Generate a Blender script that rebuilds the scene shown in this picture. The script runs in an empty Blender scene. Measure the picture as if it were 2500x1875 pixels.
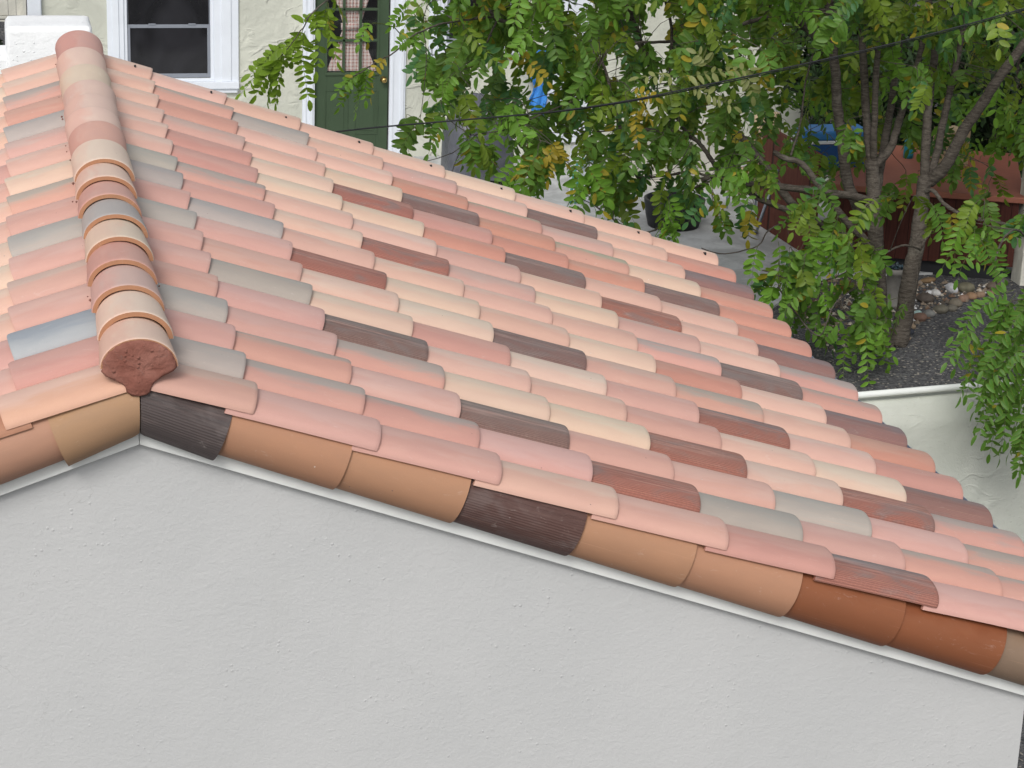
import bpy, bmesh, math, random
import numpy as np
from mathutils import Matrix, Vector
random.seed(7); rng = np.random.default_rng(11)
C = bpy.data.collections.new("place"); bpy.context.scene.collection.children.link(C)
sc = bpy.context.scene
R = math.radians
# ------------------------------------------------------------------ camera
CAM = np.array([-0.3086, -5.9111, 1.9214]); FPX = 5566.28
cd = bpy.data.cameras.new("camera"); cam = bpy.data.objects.new("camera", cd); C.objects.link(cam)
cam.location = CAM; cam.rotation_euler = (1.245171, -0.034607, -0.212551)
cd.sensor_width = 36; cd.lens = FPX*36/2500; cd.clip_end = 2000; cd.clip_start = 0.05
sc.camera = cam
# ------------------------------------------------------------------ light
w = bpy.data.worlds.new("World"); sc.world = w; w.use_nodes = True
nt = w.node_tree; nt.nodes.clear()
wo = nt.nodes.new("ShaderNodeOutputWorld"); bg = nt.nodes.new("ShaderNodeBackground")
sky = nt.nodes.new("ShaderNodeTexSky"); sky.sky_type = 'NISHITA'; sky.sun_disc = False
SEL, SAZ = R(42), R(-155)
sky.sun_elevation = SEL; sky.sun_rotation = SAZ; sky.air_density = 1.0; sky.dust_density = 3.0; sky.ozone_density = 1.0
hs = nt.nodes.new("ShaderNodeHueSaturation"); hs.inputs['Saturation'].default_value = 0.22
nt.links.new(sky.outputs[0], hs.inputs['Color']); nt.links.new(hs.outputs[0], bg.inputs[0])
bg.inputs[1].default_value = 0.13; nt.links.new(bg.outputs[0], wo.inputs[0])
sl = bpy.data.lights.new("sun", 'SUN'); sl.energy = 1.45; sl.angle = R(20); sl.color = (1.0, 0.965, 0.92)
so = bpy.data.objects.new("sun", sl); C.objects.link(so)
# direction towards the sun: azimuth measured from +Y clockwise
sd = Vector((math.sin(SAZ)*math.cos(SEL), math.cos(SAZ)*math.cos(SEL), math.sin(SEL)))
so.rotation_euler = sd.to_track_quat('Z', 'Y').to_euler(); so.location = (0, -8, 12)
sc.view_settings.view_transform = 'Standard'; sc.view_settings.look = 'None'
sc.view_settings.exposure = 0.12; sc.view_settings.gamma = 1
sc.render.engine = 'CYCLES'
# ------------------------------------------------------------------ helpers
_M = np.array(cam.rotation_euler.to_matrix())
def W(px, py, Y=None, z=None):            # photo point -> world point on the plane y=Y or at height z
    d = _M @ np.array([(px-1250)/FPX, -(py-937.5)/FPX, -1.0])
    t = (Y-CAM[1])/d[1] if Y is not None else (z-CAM[2])/d[2]
    return CAM+t*d
def lin(c):
    c = np.array(c, float)/255.0
    return np.where(c <= .04045, c/12.92, ((c+.055)/1.055)**2.4)
def tag(o, label=None, cat=None, group=None, kind=None):
    if label: o['label'] = label
    if cat: o['category'] = cat
    if group: o['group'] = group
    if kind: o['kind'] = kind
    return o
def empty(name, loc=(0, 0, 0), rz=0, **k):
    o = bpy.data.objects.new(name, None); o.location = loc; o.rotation_euler = (0, 0, rz)
    C.objects.link(o); return tag(o, **k)
def link(name, me, mat=None, parent=None, smooth=False):
    o = bpy.data.objects.new(name, me); C.objects.link(o)
    if mat is not None and not me.materials:
        for m in (mat if isinstance(mat, (list, tuple)) else [mat]): me.materials.append(m)
    if parent is not None:
        o.parent = parent
        o.matrix_parent_inverse = Matrix.LocRotScale(parent.location, parent.rotation_euler, None).inverted() if parent.type == 'EMPTY' else Matrix()
    if smooth:
        me.polygons.foreach_set('use_smooth', [True]*len(me.polygons))
    return o
class MB:
    def __init__(s): s.v = []; s.f = []; s.m = []
    def add(s, v, f, m=0):
        b = len(s.v); s.v += [tuple(map(float, p)) for p in v]; s.f += [tuple(b+i for i in q) for q in f]; s.m += [m]*len(f)
    def box(s, x0, x1, y0, y1, z0, z1, m=0, rz=0, c=None):
        v = [(x, y, z) for x in (x0, x1) for y in (y0, y1) for z in (z0, z1)]
        if rz:
            cx, cy = c; co, si = math.cos(rz), math.sin(rz)
            v = [(cx+(x-cx)*co-(y-cy)*si, cy+(x-cx)*si+(y-cy)*co, z) for x, y, z in v]
        s.add(v, [(0, 1, 3, 2), (4, 6, 7, 5), (0, 4, 5, 1), (2, 3, 7, 6), (0, 2, 6, 4), (1, 5, 7, 3)], m)
    def tube(s, pts, rad, n=8, m=0, cap=True):
        pts = [np.array(p, float) for p in pts]; rings = []; up = np.array([0.3, 0.1, 1.0])
        k = len(pts)
        for i, p in enumerate(pts):
            t = pts[min(i+1, k-1)]-pts[max(i-1, 0)]; t = t/(np.linalg.norm(t)+1e-9)
            a = np.cross(t, up); a = a/(np.linalg.norm(a)+1e-9); b = np.cross(t, a); up = np.cross(a, t)
            r = rad[i] if hasattr(rad, '__len__') else rad
            rings.append([p+r*(math.cos(2*math.pi*j/n)*a+math.sin(2*math.pi*j/n)*b) for j in range(n)])
        v = [q for r_ in rings for q in r_]; f = []
        for i in range(k-1):
            for j in range(n): f.append((i*n+j, i*n+(j+1) % n, (i+1)*n+(j+1) % n, (i+1)*n+j))
        if cap: f.append(tuple(range(n))[::-1]); f.append(tuple((k-1)*n+j for j in range(n)))
        s.add(v, f, m)
    def lathe(s, c, prof, n=24, m=0):
        v = []; f = []
        for r, z in prof:
            v += [(c[0]+r*math.cos(2*math.pi*j/n), c[1]+r*math.sin(2*math.pi*j/n), c[2]+z) for j in range(n)]
        for i in range(len(prof)-1):
            for j in range(n): f.append((i*n+j, i*n+(j+1) % n, (i+1)*n+(j+1) % n, (i+1)*n+j))
        s.add(v, f, m)
    def mesh(s, name='m'):
        me = bpy.data.meshes.new(name); me.from_pydata(s.v, [], s.f); me.polygons.foreach_set('material_index', s.m)
        me.validate(); me.update(); return me
    def build(s, name, mat, parent=None, smooth=False, bevel=0):
        o = link(name, s.mesh(name), mat, parent, smooth)
        if bevel:
            b = o.modifiers.new('bevel', 'BEVEL'); b.width = bevel; b.segments = 2; b.limit_method = 'ANGLE'
        return o
# ------------------------------------------------------------------ materials
class NT:
    def __init__(s, name):
        s.m = bpy.data.materials.new(name); s.m.use_nodes = True; s.t = s.m.node_tree
        s.b = s.t.nodes['Principled BSDF']; s.b.inputs['Roughness'].default_value = .85
        s.b.inputs['Specular IOR Level'].default_value = .25
    def n(s, typ, **k):
        x = s.t.nodes.new(typ)
        for a, v in k.items():
            if a.startswith('_'): setattr(x, a[1:], v)
            else:
                key = a.replace('__', ' ')
                s.set(x.inputs[key if not key.isdigit() else int(key)], v)
        return x
    def set(s, inp, v):
        if isinstance(v, bpy.types.NodeSocket): s.t.links.new(v, inp)
        elif isinstance(v, (tuple, list, np.ndarray)):
            v = list(map(float, v)); 
            inp.default_value = v+[1.0] if len(v) == 3 and inp.type == 'RGBA' else v
        else: inp.default_value = v
    def math(s, op, a, b=0.0, c=None, clamp=False):
        x = s.t.nodes.new('ShaderNodeMath'); x.operation = op; x.use_clamp = clamp
        s.set(x.inputs[0], a); s.set(x.inputs[1], b)
        if c is not None: s.set(x.inputs[2], c)
        return x.outputs[0]
    def mix(s, fac, a, b, mode='MIX'):
        x = s.t.nodes.new('ShaderNodeMix'); x.data_type = 'RGBA'; x.blend_type = mode
        s.set(x.inputs[0], fac); s.set(x.inputs[6], a); s.set(x.inputs[7], b); return x.outputs[2]
    def ramp(s, v, lo, hi, a=0.0, b=1.0):
        x = s.t.nodes.new('ShaderNodeMapRange'); x.interpolation_type = 'SMOOTHSTEP'
        s.set(x.inputs[0], v); s.set(x.inputs[1], lo); s.set(x.inputs[2], hi); s.set(x.inputs[3], a); s.set(x.inputs[4], b); return x.outputs[0]
    def noise(s, scale, detail=3, rough=.5, vec=None, dist=0):
        x = s.t.nodes.new('ShaderNodeTexNoise'); s.set(x.inputs['Scale'], scale); s.set(x.inputs['Detail'], detail)
        s.set(x.inputs['Roughness'], rough); s.set(x.inputs['Distortion'], dist)
        if vec is not None: s.t.links.new(vec, x.inputs['Vector'])
        return x.outputs[0]
    def vor(s, scale, vec=None, feat='F1', rnd=1.0):
        x = s.t.nodes.new('ShaderNodeTexVoronoi'); x.feature = feat; s.set(x.inputs['Scale'], scale); s.set(x.inputs['Randomness'], rnd)
        if vec is not None: s.t.links.new(vec, x.inputs['Vector'])
        return x
    def obj(s): return s.t.nodes.new('ShaderNodeTexCoord').outputs['Object']
    def mapv(s, vec, scale=(1, 1, 1), loc=None):
        x = s.t.nodes.new('ShaderNodeMapping'); s.t.links.new(vec, x.inputs[0]); s.set(x.inputs[3], scale)
        if loc is not None: s.set(x.inputs[1], loc)
        return x.outputs[0]
    def bump(s, h, dist, strength=1.0, prev=None):
        x = s.t.nodes.new('ShaderNodeBump'); s.set(x.inputs['Height'], h); s.set(x.inputs['Distance'], dist); s.set(x.inputs['Strength'], strength)
        if prev is not None: s.t.links.new(prev, x.inputs['Normal'])
        return x.outputs[0]
    def col(s, c): s.set(s.b.inputs['Base Color'], c)
    def nrm(s, n): s.t.links.new(n, s.b.inputs['Normal'])

def mat_clay():
    m = NT('fired_clay'); 
    A = m.n('ShaderNodeVertexColor', _layer_name='body'); B = m.n('ShaderNodeVertexColor', _layer_name='flash')
    seed = A.outputs[1]; rib = B.outputs[1]
    uv = m.n('ShaderNodeUVMap', _uv_map='UVMap').outputs[0]
    sx = m.n('ShaderNodeSeparateXYZ', Vector=uv); u, v = sx.outputs[0], sx.outputs[1]
    comb = m.n('ShaderNodeCombineXYZ', X=u, Y=v, Z=m.math('MULTIPLY', seed, 37.0)).outputs[0]
    # kiln flash: a soft field running along the barrel, broken by noise
    nz = m.noise(1.0, 3, .55, m.mapv(comb, (5, 16, 1)), .6)
    edge = m.math('ADD', m.math('MULTIPLY', m.math('SUBTRACT', v, m.math('ADD', .098, m.math('MULTIPLY', m.math('SUBTRACT', m.math('FRACT', m.math('MULTIPLY', seed, 7.31)), .5), .07))), 14.0), m.math('MULTIPLY', m.math('SUBTRACT', nz, .5), 2.6))
    mask = m.ramp(edge, -.6, .6)
    c = m.mix(mask, A.outputs[0], B.outputs[0])
    # mottling, streaks drawn by the extruder
    mot = m.noise(1.0, 4, .6, m.mapv(comb, (7, 20, 1)))
    c = m.mix(.5, c, m.mix(m.ramp(mot, .3, .7), (.485, .485, .485), (.56, .55, .535)), 'OVERLAY')
    st = m.noise(1.0, 2, .5, m.mapv(comb, (2.0, 190, 3)))
    c = m.mix(m.ramp(st, .66, .8, 0, .22), c, (.72, .42, .28))
    grain = m.noise(1.0, 3, .7, m.mapv(comb, (420, 420, 1)))
    c = m.mix(.16, c, m.mix(grain, (.3, .3, .3), (.72, .72, .72)), 'OVERLAY')
    # specks
    vs = m.vor(1.0, m.mapv(comb, (26, 26, 1)))
    pick = m.ramp(m.n('ShaderNodeSeparateColor', Color=vs.outputs['Color']).outputs[0], .90, .91)
    spk = m.math('MULTIPLY', m.ramp(vs.outputs['Distance'], .035, .075, 1, 0), pick)
    c = m.mix(m.math('MULTIPLY', spk, .75), c, m.mix(m.ramp(m.noise(40, 1), .45, .5), (.78, .74, .70), (.16, .10, .09)))
    # ribbed (combed) tiles: fine grooves and torn ridges near the crown
    wob = m.math('MULTIPLY', m.math('SUBTRACT', m.noise(1.0, 3, .6, m.mapv(comb, (9, 30, 1))), .5), .0022)
    wob2 = m.math('MULTIPLY', m.math('SUBTRACT', m.noise(1.0, 2, .7, m.mapv(comb, (60, 90, 1))), .5), .0007)
    vv = m.math('ADD', v, m.math('ADD', wob, wob2))
    gr = m.math('ABSOLUTE', m.math('SUBTRACT', m.math('FRACT', m.math('MULTIPLY', vv, 135.0)), .5))
    torn = m.noise(1.0, 3, .6, m.mapv(comb, (3.0, 125, 2)))
    torn_m = m.math('MULTIPLY', m.ramp(m.math('ADD', v, m.math('MULTIPLY', m.math('SUBTRACT', mot, .5), .05)), .072, .088), m.ramp(v, .140, .160, 1, 0))
    gv = m.mix(torn_m, gr, m.math('MULTIPLY', m.ramp(torn, .43, .53), .5))
    gval = m.n('ShaderNodeSeparateColor', Color=gv).outputs[0]
    dark = m.math('MULTIPLY', m.ramp(gval, .04, .34, 1, 0), rib)
    c = m.mix(m.math('MULTIPLY', dark, .85), c, m.mix(.35, c, (.08, .04, .035)))
    dust = m.math('MULTIPLY', m.math('MULTIPLY', m.ramp(m.noise(1.0, 4, .7, m.mapv(comb, (5, 60, 1))), .45, .8), rib), m.ramp(v, .02, .1, .05, .22))
    c = m.mix(dust, c, (.52, .40, .36))
    lt = m.math('MULTIPLY', m.math('MULTIPLY', torn_m, m.ramp(rib, .93, .99)), m.ramp(torn, .50, .60, .05, .38))
    c = m.mix(lt, c, (.52, .34, .29))
    sm = m.noise(1.0, 3, .6, m.mapv(comb, (6, 13, 5)), .8)
    c = m.mix(m.math('MULTIPLY', m.ramp(sm, .48, .68, 0, .55), rib), c, (.23, .195, .185))
    sc_ = m.noise(1.0, 5, .7, m.mapv(comb, (16, 38, 7)), 1.5)
    c = m.mix(m.ramp(sc_, .60, .74, 0, .16), c, (.80, .72, .66))
    c = m.mix(m.ramp(sc_, .24, .38, .13, 0), c, (.34, .22, .18))
    m.col(c)
    hgt = m.math('MULTIPLY', gval, rib)
    b1 = m.bump(hgt, .004, 1.0)
    b2 = m.bump(m.math('ADD', grain, m.math('MULTIPLY', mot, 2.0)), .0006, .5, b1)
    m.nrm(b2)
    m.set(m.b.inputs['Roughness'], m.ramp(mot, .3, .7, .62, .8)); m.b.inputs['Specular IOR Level'].default_value = .32
    return m.m
def mat_stucco(name, c0, c1, fine=1.0, trowel=0.0, specks=True, bigs=2.2):
    m = NT(name); o = m.obj()
    big = m.noise(bigs, 4, .55, o); c = m.mix(m.ramp(big, .3, .7), c0, c1)
    if specks:
        vs = m.vor(7.0, o); pk = m.ramp(m.n('ShaderNodeSeparateColor', Color=vs.outputs['Color']).outputs[1], .975, .98)
        ds = m.noise(1.0, 4, .6, m.mapv(o, (16, 16, .9)), .4); c = m.mix(m.math('MULTIPLY', m.ramp(ds, .6, .8), .05), c, (.30, .30, .25))
        hc = m.ramp(m.math('ABSOLUTE', m.math('SUBTRACT', m.noise(1.3, 5, .6, o, 1.2), .5)), .0, .0022, .22, 0); c = m.mix(m.math('MULTIPLY', hc, m.ramp(m.noise(.9, 2, .5, o), .52, .6)), c, (.2, .2, .18))
        sp = m.math('MULTIPLY', m.ramp(vs.outputs['Distance'], .02, .05, 1, 0), pk)
        c = m.mix(m.math('MULTIPLY', sp, .6), c, (.12, .11, .09))
    m.col(c)
    h1 = m.noise(95, 4, .62, o); h2 = m.noise(22, 3, .6, m.mapv(o, (1, 1, 1.4)), .8)
    pim = m.vor(60, o); pd = m.math('MULTIPLY', m.ramp(pim.outputs['Distance'], .05, .34, 1, 0), m.ramp(m.n('ShaderNodeSeparateColor', Color=pim.outputs['Color']).outputs[0], .6, .9))
    pd = m.math('MULTIPLY', pd, m.ramp(m.noise(3.0, 3, .6, o), .40, .66))
    n = m.bump(h1, .0022*fine, .85)
    n = m.bump(pd, .0030*fine, .8, n)
    n = m.bump(h2, .0035*fine, .6, n)
    if trowel:
        rot = m.t.nodes.new('ShaderNodeMapping'); m.t.links.new(o, rot.inputs[0]); rot.inputs['Rotation'].default_value = (0, R(32), 0); rot.inputs['Scale'].default_value = (2.6, 2.6, 5.0)
        t = m.noise(1.0, 3, .45, rot.outputs[0], .7); t2 = m.noise(2.3, 4, .55, o, .4)
        cr = m.ramp(m.math('ABSOLUTE', m.math('SUBTRACT', t, .5)), .0, .05, 1, 0)
        cr = m.math('MULTIPLY', cr, m.ramp(m.noise(3.1, 2, .5, o), .46, .62))
        n = m.bump(m.math('ADD', t2, m.math('MULTIPLY', cr, .16)), .06*trowel, .9, n)
    m.nrm(n); m.b.inputs['Roughness'].default_value = .9
    return m.m
def mat_plain(name, c, rough=.6, var=.08, scale=12, bump=0.0, metal=0, spec=.3):
    m = NT(name); o = m.obj(); c = np.array(c, float)
    m.col(m.mix(m.ramp(m.noise(scale, 4, .6, o), .3, .7), c*(1-var), np.minimum(c*(1+var), 1)))
    m.b.inputs['Roughness'].default_value = rough; m.b.inputs['Metallic'].default_value = metal; m.b.inputs['Specular IOR Level'].default_value = spec
    if bump: m.nrm(m.bump(m.noise(scale*6, 3, .6, o), bump, .8))
    return m.m
def mat_wood(name, c, gap=.0, scale=.12, rough=.7, axis=0):
    m = NT(name); o = m.obj(); c = np.array(c)
    sx = m.n('ShaderNodeSeparateXYZ', Vector=o)
    a = sx.outputs[axis]
    pl = m.math('DIVIDE', a, scale); fr = m.math('FRACT', pl); idn = m.math('FLOOR', pl)
    rnd = m.n('ShaderNodeTexWhiteNoise', _noise_dimensions='1D', W=idn).outputs[0]
    g = m.noise(1.0, 4, .6, m.mapv(o, (40, 40, 2.5)), 1.0)
    cc = m.mix(m.ramp(g, .3, .7), c*.72, np.minimum(c*1.25, 1)); cc = m.mix(m.math('MULTIPLY', rnd, .35), cc, c*.55)
    if gap:
        e = m.math('ABSOLUTE', m.math('SUBTRACT', fr, .5)); ln = m.ramp(e, .46, .49)
        cc = m.mix(m.math('MULTIPLY', ln, .85), cc, c*.12)
        m.nrm(m.bump(m.math('SUBTRACT', m.math('MULTIPLY', g, .1), ln), .006, .7))
    else: m.nrm(m.bump(g, .002, .6))
    m.col(cc); m.b.inputs['Roughness'].default_value = rough
    return m.m
def mat_leaf():
    m = NT('leaf'); A = m.n('ShaderNodeVertexColor', _layer_name='tint')
    uv = m.n('ShaderNodeUVMap', _uv_map='UVMap').outputs[0]; s = m.n('ShaderNodeSeparateXYZ', Vector=uv)
    o = m.obj()
    c = m.mix(m.ramp(m.noise(60, 3, .6, o), .35, .65, 0, .4), A.outputs[0], m.mix(.5, A.outputs[0], (.16, .22, .03), 'MIX'))
    rim = m.ramp(m.math('ABSOLUTE', s.outputs[1]), .62, .98, 0, .45)
    c = m.mix(m.math('MULTIPLY', rim, A.outputs[1]), c, (.30, .36, .06))
    mid = m.ramp(m.math('ABSOLUTE', s.outputs[1]), .0, .09, .35, 0)
    c = m.mix(mid, c, (.16, .26, .07))
    m.col(c); m.b.inputs['Roughness'].default_value = .5; m.b.inputs['Specular IOR Level'].default_value = .35
    tr = m.n('ShaderNodeBsdfTranslucent', Color=m.mix(.5, c, (.22, .34, .03)))
    mx = m.t.nodes.new('ShaderNodeMixShader'); mx.inputs[0].default_value = .36
    out = m.t.nodes['Material Output']
    m.t.links.new(m.b.outputs[0], mx.inputs[1]); m.t.links.new(tr.outputs[0], mx.inputs[2]); m.t.links.new(mx.outputs[0], out.inputs[0])
    return m.m
def mat_bark():
    m = NT('bark'); o = m.obj()
    n1 = m.noise(1.0, 4, .65, m.mapv(o, (14, 14, 70)), .6); n2 = m.noise(9, 3, .6, o)
    c = m.mix(m.ramp(n1, .3, .7), (.045, .037, .030), (.125, .108, .090)); c = m.mix(m.ramp(n2, .55, .75, 0, .6), c, (.16, .148, .125))
    vs = m.vor(70, o); c = m.mix(m.ramp(vs.outputs['Distance'], .08, .2, .5, 0), c, (.28, .27, .24))
    m.col(c); m.nrm(m.bump(n1, .012, .9)); m.b.inputs['Roughness'].default_value = .9
    return m.m
def mat_ground(name, ca, cb, scale, bump):
    m = NT(name); o = m.obj(); v = m.vor(scale, o); r = m.n('ShaderNodeSeparateColor', Color=v.outputs['Color'])
    c = m.mix(r.outputs[0], ca, cb); c = m.mix(m.ramp(r.outputs[1], .94, .96, 0, .8), c, (.42, .38, .32))
    c = m.mix(m.ramp(m.noise(1.3, 4, .6, o), .35, .7, 0, .45), c, np.array(ca)*.7)
    m.col(c); m.nrm(m.bump(m.math('SUBTRACT', 1.0, v.outputs['Distance']), bump, .9)); m.b.inputs['Roughness'].default_value = .95
    return m.m
def mat_concrete(name, c):
    m = NT(name); o = m.obj(); c = np.array(c)
    k = m.mix(m.ramp(m.noise(2.4, 5, .65, o, 1.0), .35, .7), c*.78, np.minimum(c*1.15, 1))
    k = m.mix(m.ramp(m.noise(14, 4, .7, o, 2.0), .56, .62, 0, .25), k, c*.55)
    m.col(k); m.nrm(m.bump(m.noise(50, 3, .6, o), .002, .7)); m.b.inputs['Roughness'].default_value = .85
    return m.m
def mat_glass(name, c):
    m = NT(name); o = m.obj()
    m.col(m.mix(m.ramp(m.noise(1.6, 3, .5, o, 1.0), .4, .7), c, np.array(c)*2.2)); m.b.inputs['Roughness'].default_value = .08
    m.b.inputs['Specular IOR Level'].default_value = .5
    return m.m
def mat_plaid():
    m = NT('plaid_cloth'); o = m.obj(); s = m.n('ShaderNodeSeparateXYZ', Vector=o)
    def line(a, per, off, wd):
        return m.ramp(m.math('ABSOLUTE', m.math('SUBTRACT', m.math('FRACT', m.math('ADD', m.math('DIVIDE', a, per), off)), .5)), wd, wd+.05, 1, 0)
    x, z = s.outputs[0], s.outputs[2]
    xx = m.math('ADD', x, m.math('MULTIPLY', m.math('SUBTRACT', m.noise(3.0, 2, .5, o), .5), .02))
    a = m.math('MULTIPLY', m.math('ADD', line(xx, .036, 0, .16), line(z, .036, 0, .16)), .5)
    b = m.math('MULTIPLY', m.math('ADD', line(xx, .036, .4, .05), line(z, .036, .4, .05)), .5)
    c = m.mix(a, (.62, .56, .52), (.33, .15, .13)); c = m.mix(m.math('MULTIPLY', b, .6), c, (.20, .17, .20))
    m.col(c); return m.m

MT = {}
MT['clay'] = mat_clay()
MT['wall'] = mat_stucco('painted_stucco', (.520, .528, .528), (.545, .551, .550), .65)
MT['white'] = mat_plain('white_paint', (.80, .82, .80), .55, .03, 4, .0006)
MT['trim'] = mat_plain('white_trim_paint', (.70, .74, .80), .5, .02, 6)
MT['farwall'] = mat_stucco('cream_trowelled_stucco', (.50, .51, .445), (.575, .585, .51), .8, 1.0, False)
MT['retain'] = mat_stucco('pale_trowelled_stucco', (.48, .50, .445), (.58, .595, .535), 1.6, .45, False, 1.2)
MT['chim'] = mat_stucco('white_elastomer', (.84, .86, .87), (.90, .91, .92), 1.4, .25, False)
MT['mortar'] = mat_stucco('red_mortar', (.215, .082, .060), (.29, .13, .10), 2.0, .12, True, 14)
MT['deck'] = mat_plain('roof_underlay', (.10, .08, .07), .9)
MT['gutter'] = mat_plain('blue_grey_metal', (.22, .26, .33), .45)
MT['leaf'] = mat_leaf(); MT['bark'] = mat_bark()
MT['gravel'] = mat_ground('dark_gravel', (.040, .041, .045), (.150, .150, .155), 60, .012)
MT['soil'] = mat_ground('garden_soil', (.05, .04, .032), (.20, .17, .14), 26, .02)
MT['conc'] = mat_concrete('patio_concrete', (.50, .51, .51))
MT['conc2'] = mat_concrete('cream_concrete', (.56, .55, .49))
MT['greendoor'] = mat_plain('green_door_paint', (.050, .080, .045), .45, .05, 5)
MT['sash'] = mat_plain('grey_sash', (.23, .25, .29), .45, .04)
MT['pane'] = mat_glass('dark_window_glass', (.012, .012, .014))
MT['brass'] = mat_plain('brass', (.55, .38, .14), .3, .05, 9, 0, 1)
MT['plaid'] = mat_plaid()
MT['redwood'] = mat_wood('redwood_shaded_tone', (.060, .016, .011), 1, .09)  # shade on the tub front is put into this darker wood colour
MT['redwood_lit'] = mat_wood('redwood_lit_tone', (.14, .042, .027), 1, .075)  # same redwood, paler: light on the planks is put into the colour
MT['coral'] = mat_plain('coral_top', (.32, .12, .08), .6, .08, 3)
MT['bluep'] = mat_plain('blue_plastic', (.02, .085, .26), .4, .05)
MT['bluel'] = mat_plain('light_blue_plastic', (.045, .19, .46), .4, .05)
MT['whitep'] = mat_plain('white_plastic', (.75, .78, .82), .45, .03)
MT['teal'] = mat_plain('teal_rubber', (.08, .33, .27), .45, .1)
MT['black'] = mat_plain('black_rubber', (.018, .019, .022), .5, .1, 30)
MT['cover'] = mat_plain('grey_vinyl_cover', (.085, .09, .108), .33, .25, 4, .012, 0, .6)
MT['tan'] = mat_plain('tan_cloth', (.56, .43, .28), .8, .12, 5, .004)
MT['card'] = mat_plain('cardboard', (.42, .32, .20), .85, .06)
MT['metal'] = mat_plain('steel_pole', (.30, .33, .38), .35, .1, 9, 0, .6)
MT['clothblue'] = mat_plain('blue_tarp', (.05, .24, .66), .55, .25, 9, .01)
MT['stone'] = mat_concrete('pot_stone', (.20, .19, .175))
MT['glassrock'] = mat_plain('blue_glass_chunks', (.03, .06, .08), .15, .5, 30, .01, 0, .8)
# ------------------------------------------------------------------ tile palette (own colours of the fired clay)
ALB = .84
def T(c):
    a = lin(c)*ALB; l = a.mean(); return tuple(a+(l-a)*(0 if c in RAKEC else .19))
PAL = {'P': ((226, 168, 152), (229, 180, 166)), 'R': ((217, 154, 138), (219, 166, 150)), 'H': ((236, 184, 162), (235, 200, 180)),
       'C': ((238, 198, 172), (232, 208, 184)), 'G': ((190, 178, 168), (182, 177, 170)), 'S': ((216, 146, 124), (214, 160, 140)),
       'T': ((226, 164, 146), (190, 174, 164)), 'M': ((222, 168, 152), (214, 180, 166)), 'U': ((221, 160, 142), (184, 178, 156)),
       'B': ((190, 118, 98), (192, 134, 116)), 'D': ((152, 116, 106), (150, 136, 130)), 'E': ((164, 118, 108), (150, 130, 128)),
       'V': ((186, 118, 98), (154, 144, 142)), 'K': ((76, 64, 62), (90, 82, 82)), 'L': ((104, 60, 50), (98, 72, 68)),
       'N': ((182, 131, 99), (186, 140, 112)), 'O': ((182, 144, 110), (180, 144, 114)), 'Q': ((184, 134, 110), (186, 142, 120)),
       'W': ((138, 78, 46), (148, 92, 62)), 'X': ((150, 124, 100), (146, 124, 104)), 'Z': ((178, 182, 190), (160, 168, 182)), 'Y': ((226, 170, 140), (234, 188, 168))}
RAKEC = [c for k in 'NOQWKLX' for c in PAL[k]]
RIB = {'B': 1, 'D': 1, 'V': 1, 'E': .45, 'K': .5, 'L': .5}
NAME = {'B': 'combed red-brown tile', 'D': 'combed grey-brown tile', 'E': 'dull mauve-brown tile', 'V': 'combed tile, grey above and red below', 'K': 'combed charcoal tile', 'L': 'combed dark maroon tile',
        'G': 'pale grey tile', 'T': 'tile flashed grey over pink', 'U': 'tile flashed greenish grey over salmon', 'Z': 'blue-grey tile', 'C': 'pale cream tile', 'W': 'terracotta orange tile', 'X': 'olive brown tile'}
#            k: 0..8   (column 16 is the far edge, column 0 the near edge)
GRID = {16: 'HHHHHCHHH', 15: 'HTGHMHDHS', 14: 'HRHHSUMHE', 13: 'HMHCDSUCS', 12: 'HRCBRSSDS', 11: 'HRCCSDHHS', 10: 'GTHHMHBHE',
        9: 'GPHBMCMHT', 8: 'PGHHHHTDT', 7: 'GPBCHCSHE', 6: 'PPHCDMTHS', 5: 'PGCRCPVHR', 4: 'PPDHHPHCE', 3: 'GPTCCBHBT',
        2: 'PTPDPPGPT', 1: 'GTTPBGPTT', 0: 'MPPHPRVPP'}
LEFT = {16: 'HH', 15: 'HC', 14: 'TH', 13: 'RH', 12: 'GH', 11: 'MH', 10: 'HP', 9: 'CP', 8: 'TH', 7: 'PH', 6: 'GC', 5: 'PC', 4: 'MH', 3: 'PH', 2: 'ZP', 1: 'RP', 0: 'YQ'}
PIT, EXP, S0, CW = 0.3382, 0.36218, 0.34043, 0.28
def sag(i, k):
    u, v = (i-8)/8, (k-4)/4
    return -.004*u*v+.011*v*v+.024*u*u+.015*v
def frame(sgn):
    co, si = math.cos(PIT), math.sin(PIT)
    return lambda s, y, h: (sgn*(s*co+h*si), y, -s*si+h*co)
def cover_profile(n=26):
    a = []
    for j in range(n+1):
        th = math.pi-math.pi*j/n
        a.append((-.028+.112*math.copysign(abs(math.cos(th))**.92, math.cos(th)), -.045+.045*max(math.sin(th), 0)**.9))
    a += [(.105, -.054), (.125, -.057), (.142, -.052), (.152, -.042)]
    return a
EDGE = None
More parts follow.
